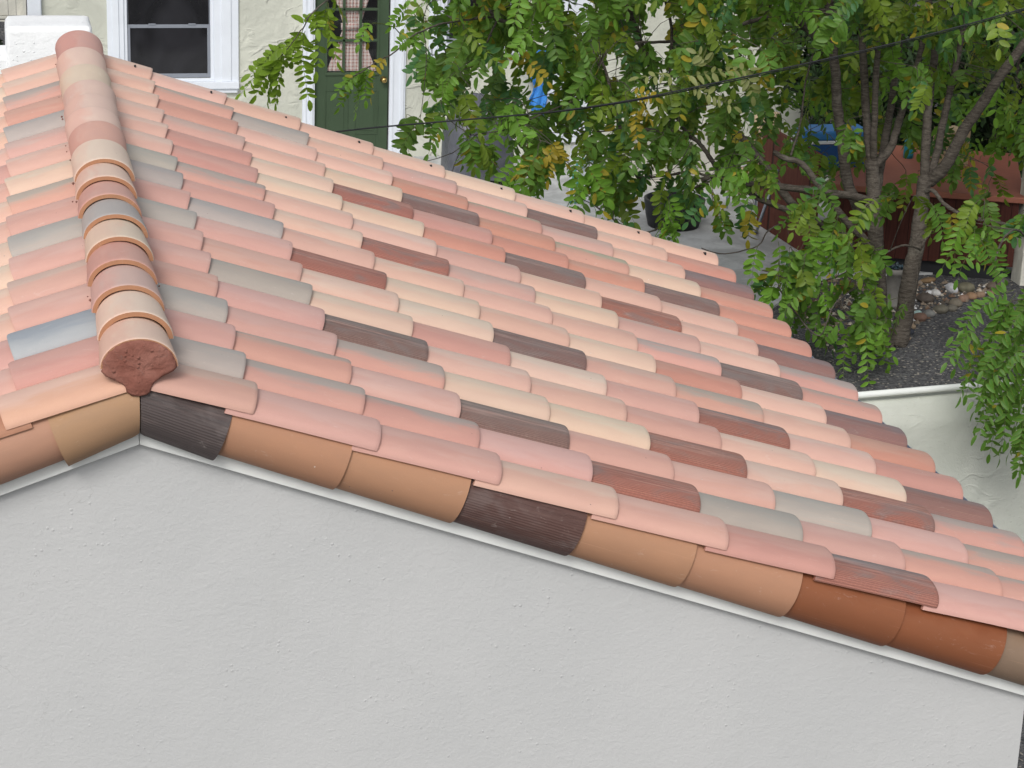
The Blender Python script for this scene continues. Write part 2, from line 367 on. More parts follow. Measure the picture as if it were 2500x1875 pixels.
def sweep_tile(profL, profU, fmap, t0, t1, code, thick=.013, seed=None, flip=False, edge=None, cutx=None, skew=0.0, warp=True):
    """clay tile between t0 (upper end, under the next) and t1 (exposed lower end)."""
    PL, PU = np.array(profL, float), np.array(profU, float); n = len(PL)
    def nor(P):
        d = np.gradient(P, axis=0); q = np.stack([-d[:, 1], d[:, 0]], 1); q /= np.linalg.norm(q, axis=1)[:, None]+1e-9
        return q
    arc = np.concatenate([[0], np.cumsum(np.linalg.norm(np.diff(PL, axis=0), axis=1))])
    ts = [0, .2, .4, .6, .8, .965, .99, 1.0]
    skc = PL[np.argmax(PL[:, 1]), 0]+.02
    seed = random.random() if seed is None else seed
    w1, w2 = random.uniform(-.0015, .0015), random.uniform(-.002, .002)
    V = []; F = []; UV = []; SM = []; ED = []
    def grid(inner):
        base = len(V)
        for q in ts:
            P = PU*(1-q)+PL*q; N = nor(P); off = thick if inner else (.0030 if q == 1.0 else (.0008 if q == .99 else 0))
            P = P-N*off if not inner else P-N*off
            t = t0+(t1-t0)*q
            for j in range(n):
                tt = t+skew*min(PL[j, 0]-PL[n//2, 0]*0-skc, .02)+(w1*math.sin(j*.3)+w2*(j/n-.5) if q > .5 and warp else 0)
                if cutx is not None and q == 0: tt = cutx(P[j, 1])
                V.append(fmap(tt, P[j, 0], P[j, 1]+ (w1*math.sin(q*3) if warp else 0))); UV.append((t, arc[j]))
        for r in range(len(ts)-1):
            for j in range(n-1):
                a = base+r*n+j; f = (a, a+1, a+n+1, a+n)
                F.append(f[::-1] if inner else f); SM.append(True); ED.append(False)
        return base
    b0 = grid(False); b1 = grid(True); L = (len(ts)-1)*n
    def strip(ia, ib):
        base = len(V)
        for a in ia: V.append(V[a]); UV.append(UV[a])
        for b in ib: V.append(V[b]); UV.append(UV[b])
        m_ = len(ia)
        for j in range(m_-1): F.append((base+j, base+j+1, base+m_+j+1, base+m_+j)); SM.append(False); ED.append(True)
    strip([b0+L+j for j in range(n)], [b1+L+j for j in range(n)])
    strip([b1+j for j in range(n)], [b0+j for j in range(n)])
    strip([b1+r*n for r in range(len(ts))], [b0+r*n for r in range(len(ts))])
    strip([b0+r*n+n-1 for r in range(len(ts))], [b1+r*n+n-1 for r in range(len(ts))])
    if flip: F[:] = [f[::-1] for f in F]
    j = [random.uniform(.955, 1.045) for _ in range(1)][0]; tintv = np.array([1, random.uniform(.98, 1.02), random.uniform(.97, 1.03)])*j
    ca = np.array(T(PAL[code][0]))*tintv; cb = np.array(T(PAL[code][1]))*tintv
    ce = np.array(T(edge)) if edge else ca*np.array([.92, .82, .74])
    return V, F, UV, SM, ED, np.clip(ca, 0, .95), np.clip(cb, 0, .95), ce, seed, RIB.get(code, 0)
def tiles_mesh(parts, name):
    V = []; F = []; UV = []; SM = []; A = []; B = []
    for (v, f, uv, sm, ed, ca, cb, ce, seed, rib) in parts:
        b = len(V); V += v; SM += sm
        for q, e in zip(f, ed):
            F.append(tuple(b+i for i in q))
            for i in q:
                UV.append(uv[i]); A.append((*(ce if e else ca), seed)); B.append((*(ce if e else cb), 0 if e else rib))
    me = bpy.data.meshes.new(name); me.from_pydata(V, [], F)
    me.polygons.foreach_set('use_smooth', SM)
    ul = me.uv_layers.new(name='UVMap'); ul.data.foreach_set('uv', np.array(UV, dtype=np.float32).ravel())
    for nm, arr in (('body', A), ('flash', B)):
        ca = me.color_attributes.new(nm, 'FLOAT_COLOR', 'CORNER'); ca.data.foreach_set('color', np.array(arr, dtype=np.float32).ravel())
    me.materials.append(MT['clay']); me.update(); return me
# ================================================================== the tiled building
G = empty('tiled_building', (0, 0, -5.5), label='white stucco building whose gable roof of pink, cream and grey clay tiles fills the picture', cat='building')
cover = cover_profile()
coverU = [(a*.985, b-.019) for a, b in cover]
field = []                                   # (visibility rank, parts, code)
for i in range(17):
    for k in range(9):
        f = frame(1); hh = sag(i, k); code = GRID[i][k]
        t1 = S0+k*EXP+random.uniform(-.004, .004); t0 = (t1-EXP-.07) if k else .035
        t1 -= .008*max(0, k-3)*max(0, 8-i)/8; yy = i*CW+random.uniform(-.003, .003)
        lift = random.uniform(-.0015, .002); hu = sag(i, k-1)
        pl = [(a+yy, b+hh+lift) for a, b in cover]; pu = [(a+yy, b+hu-.0) for a, b in coverU]
        if i == 16: pl = pl[:27]; pu = pu[:27]
        p = sweep_tile(pl, pu, f, t0, t1, code, skew=.13 if k else .09)
        px = 0 if (k == 8 and i < 3) else 1
        field.append((i*1.0+abs(k-3)*.3+(0 if px else 50), p, code))
for i in range(17):
    for k in range(9):
        f = frame(-1); hh = sag(i, min(k, 2)); code = LEFT[i][k] if k < 2 else random.choice('HHPPCMGB')
        t1 = S0+.018+k*EXP+(.03 if i == 0 else 0)+random.uniform(-.004, .004); t0 = (t1-EXP-.07) if k else .035
        yy = i*CW+random.uniform(-.003, .003)
        pl = [(a+yy, b+hh) for a, b in cover]; pu = [(a+yy, b+sag(i, min(k, 2)-1)) for a, b in coverU]
        p = sweep_tile(pl, pu, f, t0, t1, code, flip=True, skew=.06)
        field.append((i*1.1+(0 if k == 0 else 9 if k == 1 else 60), p, code))
field.sort(key=lambda q: q[0])
for _, p, code in field[:100]:
    o = link('roof_tile', tiles_mesh([p], 'roof_tile'), None, G)
    if code in NAME: o['label'] = NAME[code]
o = link('roof_tile', tiles_mesh([q[1] for q in field[100:]], 'roof_tiles'), None, G); o['kind'] = 'stuff'
o['label'] = 'remaining pink, cream and grey roof tiles farther up the slopes'
# rake (gable edge) barrels ---------------------------------------------------
def rake_profile(r, n=20, up=0.0):
    cy, ch = -.060, -.113+up; P = []
    for j in range(n+1):
        th = R(62)+R(200)*j/n     # from the top, round the outer face, to the bottom
        P.append((cy+r*.92*math.cos(th), ch+r*math.sin(th)))
    return P
for sgn, ends, codes in ((1, [.272+.351*j for j in range(10)], 'KNNLNNWWXN'), (-1, [.27+.3602*j for j in range(9)], 'OQNNQLNWN')):
    f = frame(sgn); prev = None
    for j, (t1, code) in enumerate(zip(ends, codes)):
        t0 = t1-.3602-.07
        up = .004 if j == 0 else .018; pl, pu = rake_profile(.086, up=up), rake_profile(.074, up=.014)
        cut = None
        if j == 0:
            pu = [(a*.3+b_*.7, c*.3+d*.7) for (a, c), (b_, d) in zip(rake_profile(.086, up=.012), pu)]
            cut = lambda h: (.0015-h*math.sin(PIT))/math.cos(PIT); t0 = .03
        p = sweep_tile(pl, pu, f, t0, t1+random.uniform(-.004, .004), code, thick=.012, cutx=cut, flip=(sgn > 0), warp=False)
        V, F, UV, SM, ED, ca, cb, ce, sd_, rb = p
        # outward side: the profile runs the other way round, so its wall grows inwards already
        o = link('rake_tile', tiles_mesh([p], 'rake_tile'), None, G)
        if code in NAME: o['label'] = NAME[code]
# ridge caps ------------------------------------------------------------------
def ridge_profile(a, b, z0, n=28):
    return [(a*math.cos(math.pi-math.pi*j/n), z0+b*math.sin(math.pi*j/n)) for j in range(n+1)]
RY = [-.133, .096, .357, .625, .884, 1.156, 1.416, 1.664, 1.929, 2.244, 2.512, 2.76, 3.01, 3.288, 3.62, 4.003, 4.411]
RC = 'HCMRCGRPHSCHHMR'[:16]
RC = 'HCMRCGRHCRHHHCHR'
rf = lambda t, a, b: (a, t, b)
for j in range(16):
    if j < 8:    # laid towards the near gable: near end on top of the next one down
        lo, hi = RY[j], RY[j+1]+.07; zl = .004+(.006 if j else 0) ; zu = -.012
        pl = ridge_profile(.104, .082, zl); pu = ridge_profile(.094, .078, zu)
        tlo, thi = lo, hi
    elif j == 8:
        pl = ridge_profile(.106, .084, .006); pu = ridge_profile(.104, .082, .004); tlo, thi = RY[8], RY[9]
    else:        # laid towards the far gable
        pl = ridge_profile(.106, .083, .004); pu = ridge_profile(.096, .078, -.010)
        tlo, thi = RY[j+1], RY[j]-.07
        pl, pu = [(a, b+.010) for a, b in pl], pu
    jx = .004*math.sin(j*1.7)
    pl = [(a+jx, b) for a, b in pl]; pu = [(a+jx*.5, b) for a, b in pu]
    if j == 0: tlo = -.128
    p = sweep_tile(pl, pu, rf, thi, tlo, RC[j], thick=.008 if j == 0 else .016, edge=(188, 130, 88), flip=(j > 8))
    o = link('ridge_tile', tiles_mesh([p], 'ridge_tile'), None, G)
    if RC[j] in NAME: o['label'] = NAME[RC[j]]
# mortar filling the open end of the ridge and running down between the slopes
mb = MB(); rr = random.Random(3)
prof = [(.0985*math.cos(math.pi*j/24), .002+.078*math.sin(math.pi*j/24)) for j in range(25)]
low = [(-.101, -.004), (-.088, -.016), (-.064, -.028), (-.044, -.038), (-.039, -.048), (-.036, -.060), (-.020, -.069), (0, -.071), (.018, -.069), (.027, -.062), (.031, -.048), (.040, -.036), (.062, -.022), (.088, -.008)]
out = prof+low; nO = len(out)
rings = [(.95, -.112), (1.0, -.1285), (.93, -.1325), (.86, -.134), (.7, -.136), (.4, -.138), (.15, -.137)]
vs = []
for s_, y in rings:
    for (x, z) in out:
        cz = .0 if z > -.03 else .0
        vs.append((x*s_+rr.uniform(-.0015, .0015), y-.018*max(0, -z/.08)+rr.uniform(-.002, .002), -.004+(z+.004)*(s_ if z > -.02 else (.25+.75*s_))+rr.uniform(-.001, .001)))
fs = []
for r_ in range(len(rings)-1):
    for j in range(nO): fs.append((r_*nO+j, r_*nO+(j+1) % nO, (r_+1)*nO+(j+1) % nO, (r_+1)*nO+j))
fs.append(tuple((len(rings)-1)*nO+j for j in range(nO)))
mb.add(vs, fs)
o = mb.build('mortar', MT['mortar'], G, True)
mb = MB()
for q in range(26):      # smears and crumbs along the ridge foot
    sg = rr.choice((-1, 1)); y = rr.uniform(-.1, 4.3); x = sg*rr.uniform(.098, .112); z = -.036+rr.uniform(0, .012)
    if abs(((y+.14) % .28)-.112) < .05: continue
    s_ = rr.uniform(.002, .006)
    mb.add([(x+s_*a, y+s_*1.6*b, z+s_*c) for a, b, c in ((1, 0, 0), (-1, 0, 0), (0, 1, 0), (0, -1, 0), (0, 0, 1), (0, 0, -1))], [(0, 2, 4), (2, 1, 4), (1, 3, 4), (3, 0, 4), (2, 0, 5), (1, 2, 5), (3, 1, 5), (0, 3, 5)])
o = mb.build('mortar_crumbs', MT['mortar'], G, True); o['kind'] = 'stuff'
# deck, fascia, walls ---------------------------------------------------------
SE = S0+8*EXP
for sgn in (1, -1):
    f = frame(sgn); mb = MB()
    s1 = SE-.05
    v = [f(s, y, h) for s in (.0, s1) for y in (-.03, 4.52) for h in (-.135, -.095)]
    # meet at the ridge line
    v = [((0 if abs(p[0]) < .06 else p[0]), p[1], p[2]) for p in v]
    mb.add(v, [(0, 1, 3, 2), (4, 6, 7, 5), (0, 4, 5, 1), (2, 3, 7, 6), (0, 2, 6, 4), (1, 5, 7, 3)])
    mb.build('roof_deck', MT['deck'], G)
    mb = MB()
    tz = math.tan(PIT); co = math.cos(PIT)
    xe = 3.02
    def zz(x, h): return -x*tz+h/co
    yA, yB = -.060, -.034
    vv = [(sgn*x, y, zz(x, h)) for x in (.0008, xe) for y in (yA, yB) for h in (-.2245, -.11)]
    mb.add(vv, [(0, 1, 3, 2), (4, 6, 7, 5), (0, 4, 5, 1), (2, 3, 7, 6), (0, 2, 6, 4), (1, 5, 7, 3)])
    mb.build('fascia_board', MT['white'], G, False, .0015)
    mb = MB()   # eave gutter
    gx = (SE+.0)*co; gz = -SE*math.sin(PIT)-.150
    pts = []
    for y in (-.05, 4.5):
        for j in range(9):
            th = math.pi+math.pi*j/8; pts.append((sgn*(gx+.045+.055*math.cos(th)), y, gz+.05+.055*math.sin(th)))
    mb.add(pts, [(j, j+1, 9+j+1, 9+j) for j in range(8)])
    mb.add([(sgn*(gx-.02), -.05, gz+.10), (sgn*(gx-.02), 4.5, gz+.10), (sgn*(gx+.018), 4.5, gz+.07), (sgn*(gx+.018), -.05, gz+.07)], [(0, 1, 2, 3)])
    o = mb.build('gutter', MT['gutter'], G); so_ = o.modifiers.new('s', 'SOLIDIFY'); so_.thickness = .003
# gable wall as one pentagonal solid with eave walls
mb = MB(); XW = 2.70; zt = -.20/co; y0, y1 = -.030, 4.42; zb = -5.52
def zr(x): return -abs(x)*tz-.115/co
pg = [(-XW, zb), (XW, zb), (XW, zr(XW)), (0, zr(0)), (-XW, zr(XW))]
mb.add([(x, y, z) for y in (y0, y1) for x, z in pg], [(0, 1, 2, 3, 4), (9, 8, 7, 6, 5), (0, 5, 6, 1), (1, 6, 7, 2), (4, 9, 5, 0)])
mb.build('wall', MT['wall'], G)
# nail holes on the far gable tiles and small stains are part of the tiles' look
for k in range(9):
    mb = MB(); f = frame(1); s = S0+k*EXP-.085; c = np.array(f(s, 16*CW-.028-.052, sag(16, k)-.004))
    mb.add([c+np.array(q) for q in ((-.004, -.006, -.009), (.004, -.006, -.009), (.004, -.004, .006), (-.004, -.004, .006), (-.004, .02, -.009), (.004, .02, -.009), (.004, .02, .0), (-.004, .02, .0))],
           [(0, 1, 2, 3), (4, 7, 6, 5), (0, 4, 5, 1), (1, 5, 6, 2), (2, 6, 7, 3), (3, 7, 4, 0)])
    mb.build('nail_head', MT['black'], G)
#@@BACK
# ================================================================== ground and garden
ZG = -3.5
mb = MB(); mb.add([(-400, -400, -5.5), (400, -400, -5.5), (400, 600, -5.5), (-400, 600, -5.5)], [(0, 1, 2, 3)])
tag(mb.build('ground', MT['gravel']), kind='structure')
RL = lambda x: 9.22+(x-5.92)*.12
mb = MB()
v = [(x, RL(x)+.05, z) for x in (-30, 60) for z in (ZG, -5.6)]
mb.add([(-30, RL(-30)+.05, ZG), (60, RL(60)+.05, ZG), (60, 200, ZG), (-30, 200, ZG)], [(0, 1, 2, 3)])
tag(mb.build('gravel_terrace', MT['gravel']), kind='structure')
# patio slab
mb = MB(); P = [W(x, y, z=ZG+.02) for x, y in ((2035, 672), (1905, 735), (1830, 790), (1500, 790))]
pts = [P[0], P[1], P[2], P[3], np.array([-12, P[3][1], 0]), np.array([-12, 17.1, 0]), np.array([14, 17.1, 0]), np.array([14, P[0][1], 0])]
n = len(pts); mb.add([(p[0], p[1], ZG+.02) for p in pts]+[(p[0], p[1], ZG-.1) for p in pts], [tuple(range(n))]+[(i, i+n, (i+1) % n+n, (i+1) % n) for i in range(n)])
tag(mb.build('patio', MT['conc']), kind='structure')
# retaining wall with painted coping pipe
RW = empty('retaining_wall', (8, RL(8), -5.5), label='white trowelled stucco retaining wall holding the gravel terrace beside the roof eave', cat='wall')
mb = MB(); nx, nz = 60, 10; xs = np.linspace(-8, 24, nx); X = []; 
hz = lambda x: ZG-.05+.012*math.sin(x*5.1)+.008*math.sin(x*13)
for i, x in enumerate(xs):
    for j in range(nz+1):
        z = -5.55+(hz(x)+5.55)*j/nz; X.append((x, RL(x)-.16+rng.uniform(-.006, .006)-(.0 if j < nz else -.02), z))
    X.append((x, RL(x)+.10, hz(x)+.004))
m_ = nz+2
mb.add(X, [(i*m_+j, (i+1)*m_+j, (i+1)*m_+j+1, i*m_+j+1) for i in range(nx-1) for j in range(m_-1)])
mb.build('wall', MT['retain'], RW, True)
mb = MB(); mb.tube([(x, RL(x)-.02, ZG+.012) for x in np.linspace(-8, 24, 20)], .024, 10)
mb.build('coping_pipe', MT['white'], RW, True)
def boxp(mb, x0, y0, x1, y1, Y, dep, m=0, dy=0.0):
    a = W(x0, (y0+y1)/2, Y)[0]; b = W(x1, (y0+y1)/2, Y)[0]; t = W((x0+x1)/2, y0, Y)[2]; u = W((x0+x1)/2, y1, Y)[2]
    mb.box(a, b, Y-dep+dy, Y+dy, u, t, m)
# ================================================================== the cream house behind
HY = 17.08
H = empty('cream_house', (3, HY, ZG), label='cream stucco house with white trim and a green door behind the garden', cat='house')
xa = W(96, 30, HY)[0]; xb = W(1960, 200, HY)[0]
# wall built round its openings
wx = [W(300, 100, HY)[0], W(520, 100, HY)[0], W(765, 150, HY)[0], W(953, 150, HY)[0], W(1084, 50, HY)[0], W(1250, 50, HY)[0]]
zsill1 = W(410, 190, HY)[2]; zsill2 = W(1160, 108, HY)[2]; ZT = .4
mb = MB()
def wb(x0, x1, z0, z1): mb.box(x0, x1, HY, HY+.2, z0, z1)
wb(xa, wx[0], ZG-.1, ZT); wb(wx[0], wx[1], ZG-.1, zsill1); wb(wx[0], wx[1], -1.25, ZT)
wb(wx[1], wx[2], ZG-.1, ZT); wb(wx[2], wx[3], -1.45, ZT); wb(wx[3], wx[4], ZG-.1, ZT)
wb(wx[4], wx[5], ZG-.1, zsill2); wb(wx[4], wx[5], -1.25, ZT); wb(wx[5], xb, ZG-.1, ZT)
mb.box(xb-.2, xb, HY+.2, HY+6, ZG-.1, ZT); mb.box(xa, xa+.2, HY+.2, HY+6, ZG-.1, ZT); mb.box(xa, xb, HY+5.8, HY+6, ZG-.1, ZT)
mb.build('wall', MT['farwall'], H)
mb = MB(); mb.box(xa-.3, xb+.3, HY-.45, HY+6.3, ZT, ZT+.12); mb.build('roof', MT['coral'], H)
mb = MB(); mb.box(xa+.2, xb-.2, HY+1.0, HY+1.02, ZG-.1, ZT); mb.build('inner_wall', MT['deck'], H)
def window(px0, px1, ysill, trimw, zt, rail=None, tr_=None):
    tr_ = tr_ or trimw
    x0, x1 = W(px0, 100, HY)[0], W(px1, 100, HY)[0]; zs = W((px0+px1)/2, ysill, HY)[2]
    wn = MB()
    for a, b in ((x0, x0+trimw), (x1-tr_, x1)): wn.box(a, b, HY-.03, HY+.02, zs-.10, zt+.12); wn.box(a+(b-a)*.3, b-(b-a)*.3, HY-.042, HY-.03, zs, zt)
    wn.box(x0+trimw, x1-tr_, HY-.03, HY+.02, zt, zt+.12); 
    o = wn.build('window', MT['trim'], H, False, .004)
    s_ = MB(); s_.box(x0-.0, x1+.0, HY-.075, HY+.02, zs-.07, zs); s_.box(x0+.015, x1-.015, HY-.05, HY+.0, zs-.115, zs-.07)
    q = s_.build('sill', MT['trim'], None, False, .004); q.parent = o
    i0, i1 = x0+trimw, x1-tr_; fr = MB(); t = .032
    fr.box(i0, i0+t, HY-.012, HY+.05, zs, zt); fr.box(i1-t, i1, HY-.012, HY+.05, zs, zt); fr.box(i0+t, i1-t, HY-.012, HY+.05, zs, zs+.028); fr.box(i0+t, i1-t, HY-.012, HY+.05, zt-.03, zt)
    q = fr.build('frame', MT['trim'], None, False, .002); q.parent = o
    j0, j1 = i0+t, i1-t; zr_ = rail if rail is not None else (zs+zt)/2
    sa = MB(); t2 = .030
    for a0, a1, yy in ((zs+.028, zr_, HY+.0), (zr_-.03, zt-.03, HY+.022)):
        sa.box(j0, j0+t2, yy, yy+.02, a0, a1); sa.box(j1-t2, j1, yy, yy+.02, a0, a1); sa.box(j0+t2, j1-t2, yy, yy+.02, a0, a0+.048 if yy == HY else a0+.03); sa.box(j0+t2, j1-t2, yy, yy+.02, a1-.035, a1)
    for fx in (.3, .78): xx = j0+(j1-j0)*fx; sa.box(xx-.035, xx+.035, HY-.008, HY+.012, zr_-.002, zr_+.010)
    q = sa.build('sash', MT['sash'], None, False, .002); q.parent = o
    pn = MB(); pn.box(j0+t2*.5, j1-t2*.5, HY+.012, HY+.016, zs+.04, zt-.04); q = pn.build('pane', MT['pane'], None); q.parent = o
window(262, 582, 198, .165, -1.25, W(410, 60, HY)[2], .25)
window(1046, 1264, 112, .155, -1.2, -1.75, .06)
# green door
D = MB(); x0, x1 = W(770, 150, HY)[0], W(949, 150, HY)[0]; zt, zb_ = -1.5, ZG+.05; yd = HY+.03
gx0, gx1 = W(800, 100, HY)[0], W(922, 100, HY)[0]; gz0 = W(860, 178, HY)[2]; gz1 = -1.68
D.box(x0, gx0, yd, yd+.045, zb_, zt); D.box(gx1, x1, yd, yd+.045, zb_, zt); D.box(gx0, gx1, yd, yd+.045, gz1, zt); D.box(gx0, gx1, yd, yd+.045, zb_, gz0)
for k in (1, 2): xx = gx0+(gx1-gx0)*k/3; D.box(xx-.013, xx+.013, yd-.006, yd+.03, gz0, gz1)
zr1, zr2 = W(860, 100, HY)[2], W(860, 24, HY)[2]
for zz_ in (zr1, zr2): D.box(gx0, gx1, yd-.006, yd+.03, zz_-.013, zz_+.013)
D.box(gx0-.02, gx1+.02, yd-.014, yd, gz0-.03, gz0-.005)     # bead under the glass
for a, b in ((gx0-.02, gx0), (gx1, gx1+.02)): D.box(a, b, yd-.010, yd, gz0-.005, gz1)
pz = W(860, 221, HY)[2]; cxm = (gx0+gx1)/2
for a, b in ((gx0-.02, cxm-.035), (cxm+.035, gx1+.02)):
    for u in range(2):
        e = .012 if u == 0 else .045
        t_ = .008
        zz0, zz1 = ZG+.25+e, pz-e
        if u == 0:
            D.box(a, b, yd-.007, yd, zz1, zz1+t_); D.box(a, b, yd-.007, yd, zz0-t_, zz0); D.box(a, a+t_, yd-.007, yd, zz0, zz1); D.box(b-t_, b, yd-.007, yd, zz0, zz1)
        else: D.box(a+e, b-e, yd-.006, yd, zz0, zz1)
od = D.build('door', MT['greendoor'], H, False, .0025)
tr = MB()
for a, b in ((738, 768), (951, 990)):
    xx0, xx1 = W(a, 150, HY)[0], W(b, 150, HY)[0]; tr.box(xx0, xx1, HY-.03, HY+.02, ZG+.02, -1.42)
    tr.box(xx0+.02, xx0+.04, HY-.038, HY-.03, ZG+.02, -1.42); tr.box(xx1-.055, xx1-.02, HY-.045, HY-.03, ZG+.02, -1.42)
tr.box(W(738, 150, HY)[0], W(990, 150, HY)[0], HY-.035, HY+.02, -1.42, -1.28)
q = tr.build('door_frame', MT['trim'], None, False, .003); q.parent = od
kn = MB(); kc = W(937, 195, HY); prof = [(.0, -.0), (.032, .0), (.034, .006), (.014, .012), (.013, .035), (.024, .042), (.030, .055), (.026, .070), (.012, .076), (.0, .077)]
def lathe_y(mb_, c, prof, n=18):
    v = []; f = []
    for r_, t in prof: v += [(c[0]+r_*math.cos(2*math.pi*j/n), c[1]-t, c[2]+r_*math.sin(2*math.pi*j/n)) for j in range(n)]
    for i in range(len(prof)-1):
        for j in range(n): f.append((i*n+j, i*n+(j+1) % n, (i+1)*n+(j+1) % n, (i+1)*n+j))
    mb_.add(v, f)
lathe_y(kn, (kc[0], yd, kc[2]), prof); q = kn.build('handle', MT['brass'], None, True); q.parent = od
kn = MB(); kc = W(937, 149, HY); lathe_y(kn, (kc[0], yd, kc[2]), [(0, 0), (.028, 0), (.028, .008), (.02, .014), (.012, .016), (.0, .016)]); q = kn.build('lock', MT['brass'], None, True); q.parent = od
pn = MB(); pn.box(gx0, gx1, yd+.012, yd+.016, gz0, gz1)
mg = bpy.data.materials.new('clear_glass'); mg.use_nodes = True; g_ = mg.node_tree; g_.nodes.clear()
go = g_.nodes.new('ShaderNodeOutputMaterial'); gm = g_.nodes.new('ShaderNodeMixShader'); gt = g_.nodes.new('ShaderNodeBsdfTransparent'); gg = g_.nodes.new('ShaderNodeBsdfGlossy'); gg.inputs['Roughness'].default_value = .03
gm.inputs[0].default_value = .05; g_.links.new(gt.outputs[0], gm.inputs[1]); g_.links.new(gg.outputs[0], gm.inputs[2]); g_.links.new(gm.outputs[0], go.inputs[0])
q = pn.build('pane', mg, None); q.parent = od
# tied plaid curtain: an hourglass gathered at a tie band
cu = MB(); n_, m2 = 44, 26; V = []; ztie = W(860, 67, HY)[2]; zlo, zhi = gz0+.01, gz1+.02
for i in range(m2+1):
    z = zlo+(zhi-zlo)*i/m2; d = abs(z-ztie); wd = min(.5, .17+.33*min(1, d/ (ztie-zlo if z < ztie else (zhi-ztie)*1.1))**1.1)
    for j in range(n_+1):
        q_ = j/n_-.5; V.append((cxm+q_*2*wd*(gx1-gx0), yd+.034+.006*math.sin(j*1.25+z*2), z))
cu.add(V, [(i*(n_+1)+j, i*(n_+1)+j+1, (i+1)*(n_+1)+j+1, (i+1)*(n_+1)+j) for i in range(m2) for j in range(n_)])
cu.box(cxm-.115, cxm+.115, yd+.018, yd+.027, ztie-.035, ztie+.035)
q = cu.build('curtain', MT['plaid'], None, True); q.parent = od; q['label'] = 'plaid curtain tied at its waist behind the door glass'
mb = MB(); mb.box(gx0-.1, gx1+.1, yd+.30, yd+.31, ZG, -1.2); q = mb.build('unlit_room_sheet', MT['black'], None); q.parent = od  # black sheet standing in for the unlit room behind the glass
# white door with a vertical trim farther right and its step
mb = MB(); boxp(mb, 1334, -60, 1440, 345, HY, .05); boxp(mb, 1346, -60, 1428, 330, HY, .062)
mb.build('white_door', MT['trim'], H, False, .004)
# cream board screen and rails at the far left
fz = empty('board_fence', (W(20, 0, 16.5)[0], 16.5, ZG), label='cream vertical board fence with two rails left of the house corner', cat='fence')
mb = MB(); 
for a, b in ((-60, -22), (-20, 18.5), (19.5, 38), (39, 63)): boxp(mb, a, -40, b, 36, 16.5, .03)
mb.build('board', MT['conc2'], fz)
mb = MB(); boxp(mb, -60, 37, 64, 43, 16.5, .06); boxp(mb, -60, 46, 64, 50, 16.5, .06); boxp(mb, 58, -60, 66, 240, 16.5, .08); boxp(mb, -60, -60, -52, 240, 16.5, .08); mb.build('rail', MT['conc2'], fz)
cp = MB(); boxp(cp, 66, -40, 99, 60, HY, .08); boxp(cp, 96, -40, 101, 60, HY, .05); o = cp.build('downpipe', MT['trim'], H, False, .003)
# white chimney behind the ridge
ch = MB(); Yc = 5.35
a = W(12, 60, Yc)[0]; b = W(225, 60, Yc)[0]; zt = W(130, 36, Yc+.35)[2]
def rounded(mb, x0, x1, y0, y1, z0, z1, r, seg=5):
    bm = bmesh.new(); bmesh.ops.create_cube(bm, size=1)
    for v_ in bm.verts: v_.co = Vector(((x0+x1)/2+v_.co.x*(x1-x0), (y0+y1)/2+v_.co.y*(y1-y0), (z0+z1)/2+v_.co.z*(z1-z0)))
    bmesh.ops.bevel(bm, geom=bm.edges[:], offset=r, segments=seg, profile=.5, affect='EDGES')
    bmesh.ops.subdivide_edges(bm, edges=[e for e in bm.edges if e.calc_length() > .06], cuts=4, use_grid_fill=True)
    for v_ in bm.verts: v_.co += Vector([random.uniform(-.0025, .0025) for _ in range(3)])
    bm.verts.ensure_lookup_table(); mb.add([v_.co for v_ in bm.verts], [[q.index for q in f_.verts] for f_ in bm.faces]); bm.free()
chz = empty('chimney', ((a+b)/2, Yc+.2, -5.5), label='rounded white painted stucco chimney block behind the top of the ridge', cat='chimney')
rounded(ch, a, b, Yc, Yc+.35, -5.5, zt, .028)
ch.build('shaft', MT['chim'], chz, True)
ch = MB(); zt2 = W(0, 107, Yc+.35)[2]; rounded(ch, a-.6, a+.02, Yc+.02, Yc+.33, -5.5, zt2, .025); ch.build('shoulder', MT['chim'], chz, True)
# ------------------------------------------------------------------ things on the patio
# covered grill
gY = 15.6; gc = W(1160, 468, gY); g = empty('covered_grill', (gc[0], gY, ZG), label='barbecue grill under a dark grey vinyl cover against the cream house wall', cat='grill')
mb = MB(); ring = 28; V = []; 
gw0, gw1 = W(1076, 430, gY)[0], W(1246, 430, gY)[0]; cx_ = (gw0+gw1)/2; hw = (gw1-gw0)/2
prof = [(ZG+.18, 1.0, .30), (ZG+.45, .98, .30), (ZG+.62, .95, .29), (ZG+.76, .80, .26), (ZG+.88, .58, .20), (ZG+.955, .36, .12), (ZG+.985, .10, .05)]
for z, sx_, sy_ in prof:
    for j in range(ring):
        t = 2*math.pi*j/ring; ex = lambda c_: math.copysign(abs(c_)**.6, c_)
        rp = 1+.03*math.sin(5*t+z*9)+.02*math.sin(9*t)
        V.append((cx_+hw*.03+hw*sx_*ex(math.cos(t))*rp, gY+sy_*ex(math.sin(t))*rp, z+.012*math.sin(7*t)))
L_ = len(prof)
mb.add(V, [(i*ring+j, i*ring+(j+1) % ring, (i+1)*ring+(j+1) % ring, (i+1)*ring+j) for i in range(L_-1) for j in range(ring)]+[tuple((L_-1)*ring+j for j in range(ring))])
o = mb.build('cover', MT['cover'], g, True); sb = o.modifiers.new('s', 'SUBSURF'); sb.levels = sb.render_levels = 1
mb = MB(); mb.box(cx_-hw*.92, cx_+hw*.92, gY-.24, gY+.24, ZG+.06, ZG+.17)
for sx_ in (-1, 1):
    for sy_ in (-1, 1): mb.box(cx_+sx_*hw*.85-.02, cx_+sx_*hw*.85+.02, gY+sy_*.2-.02, gY+sy_*.2+.02, ZG+.02, ZG+.06)
mb.build('cart', MT['black'], g, False, .004)
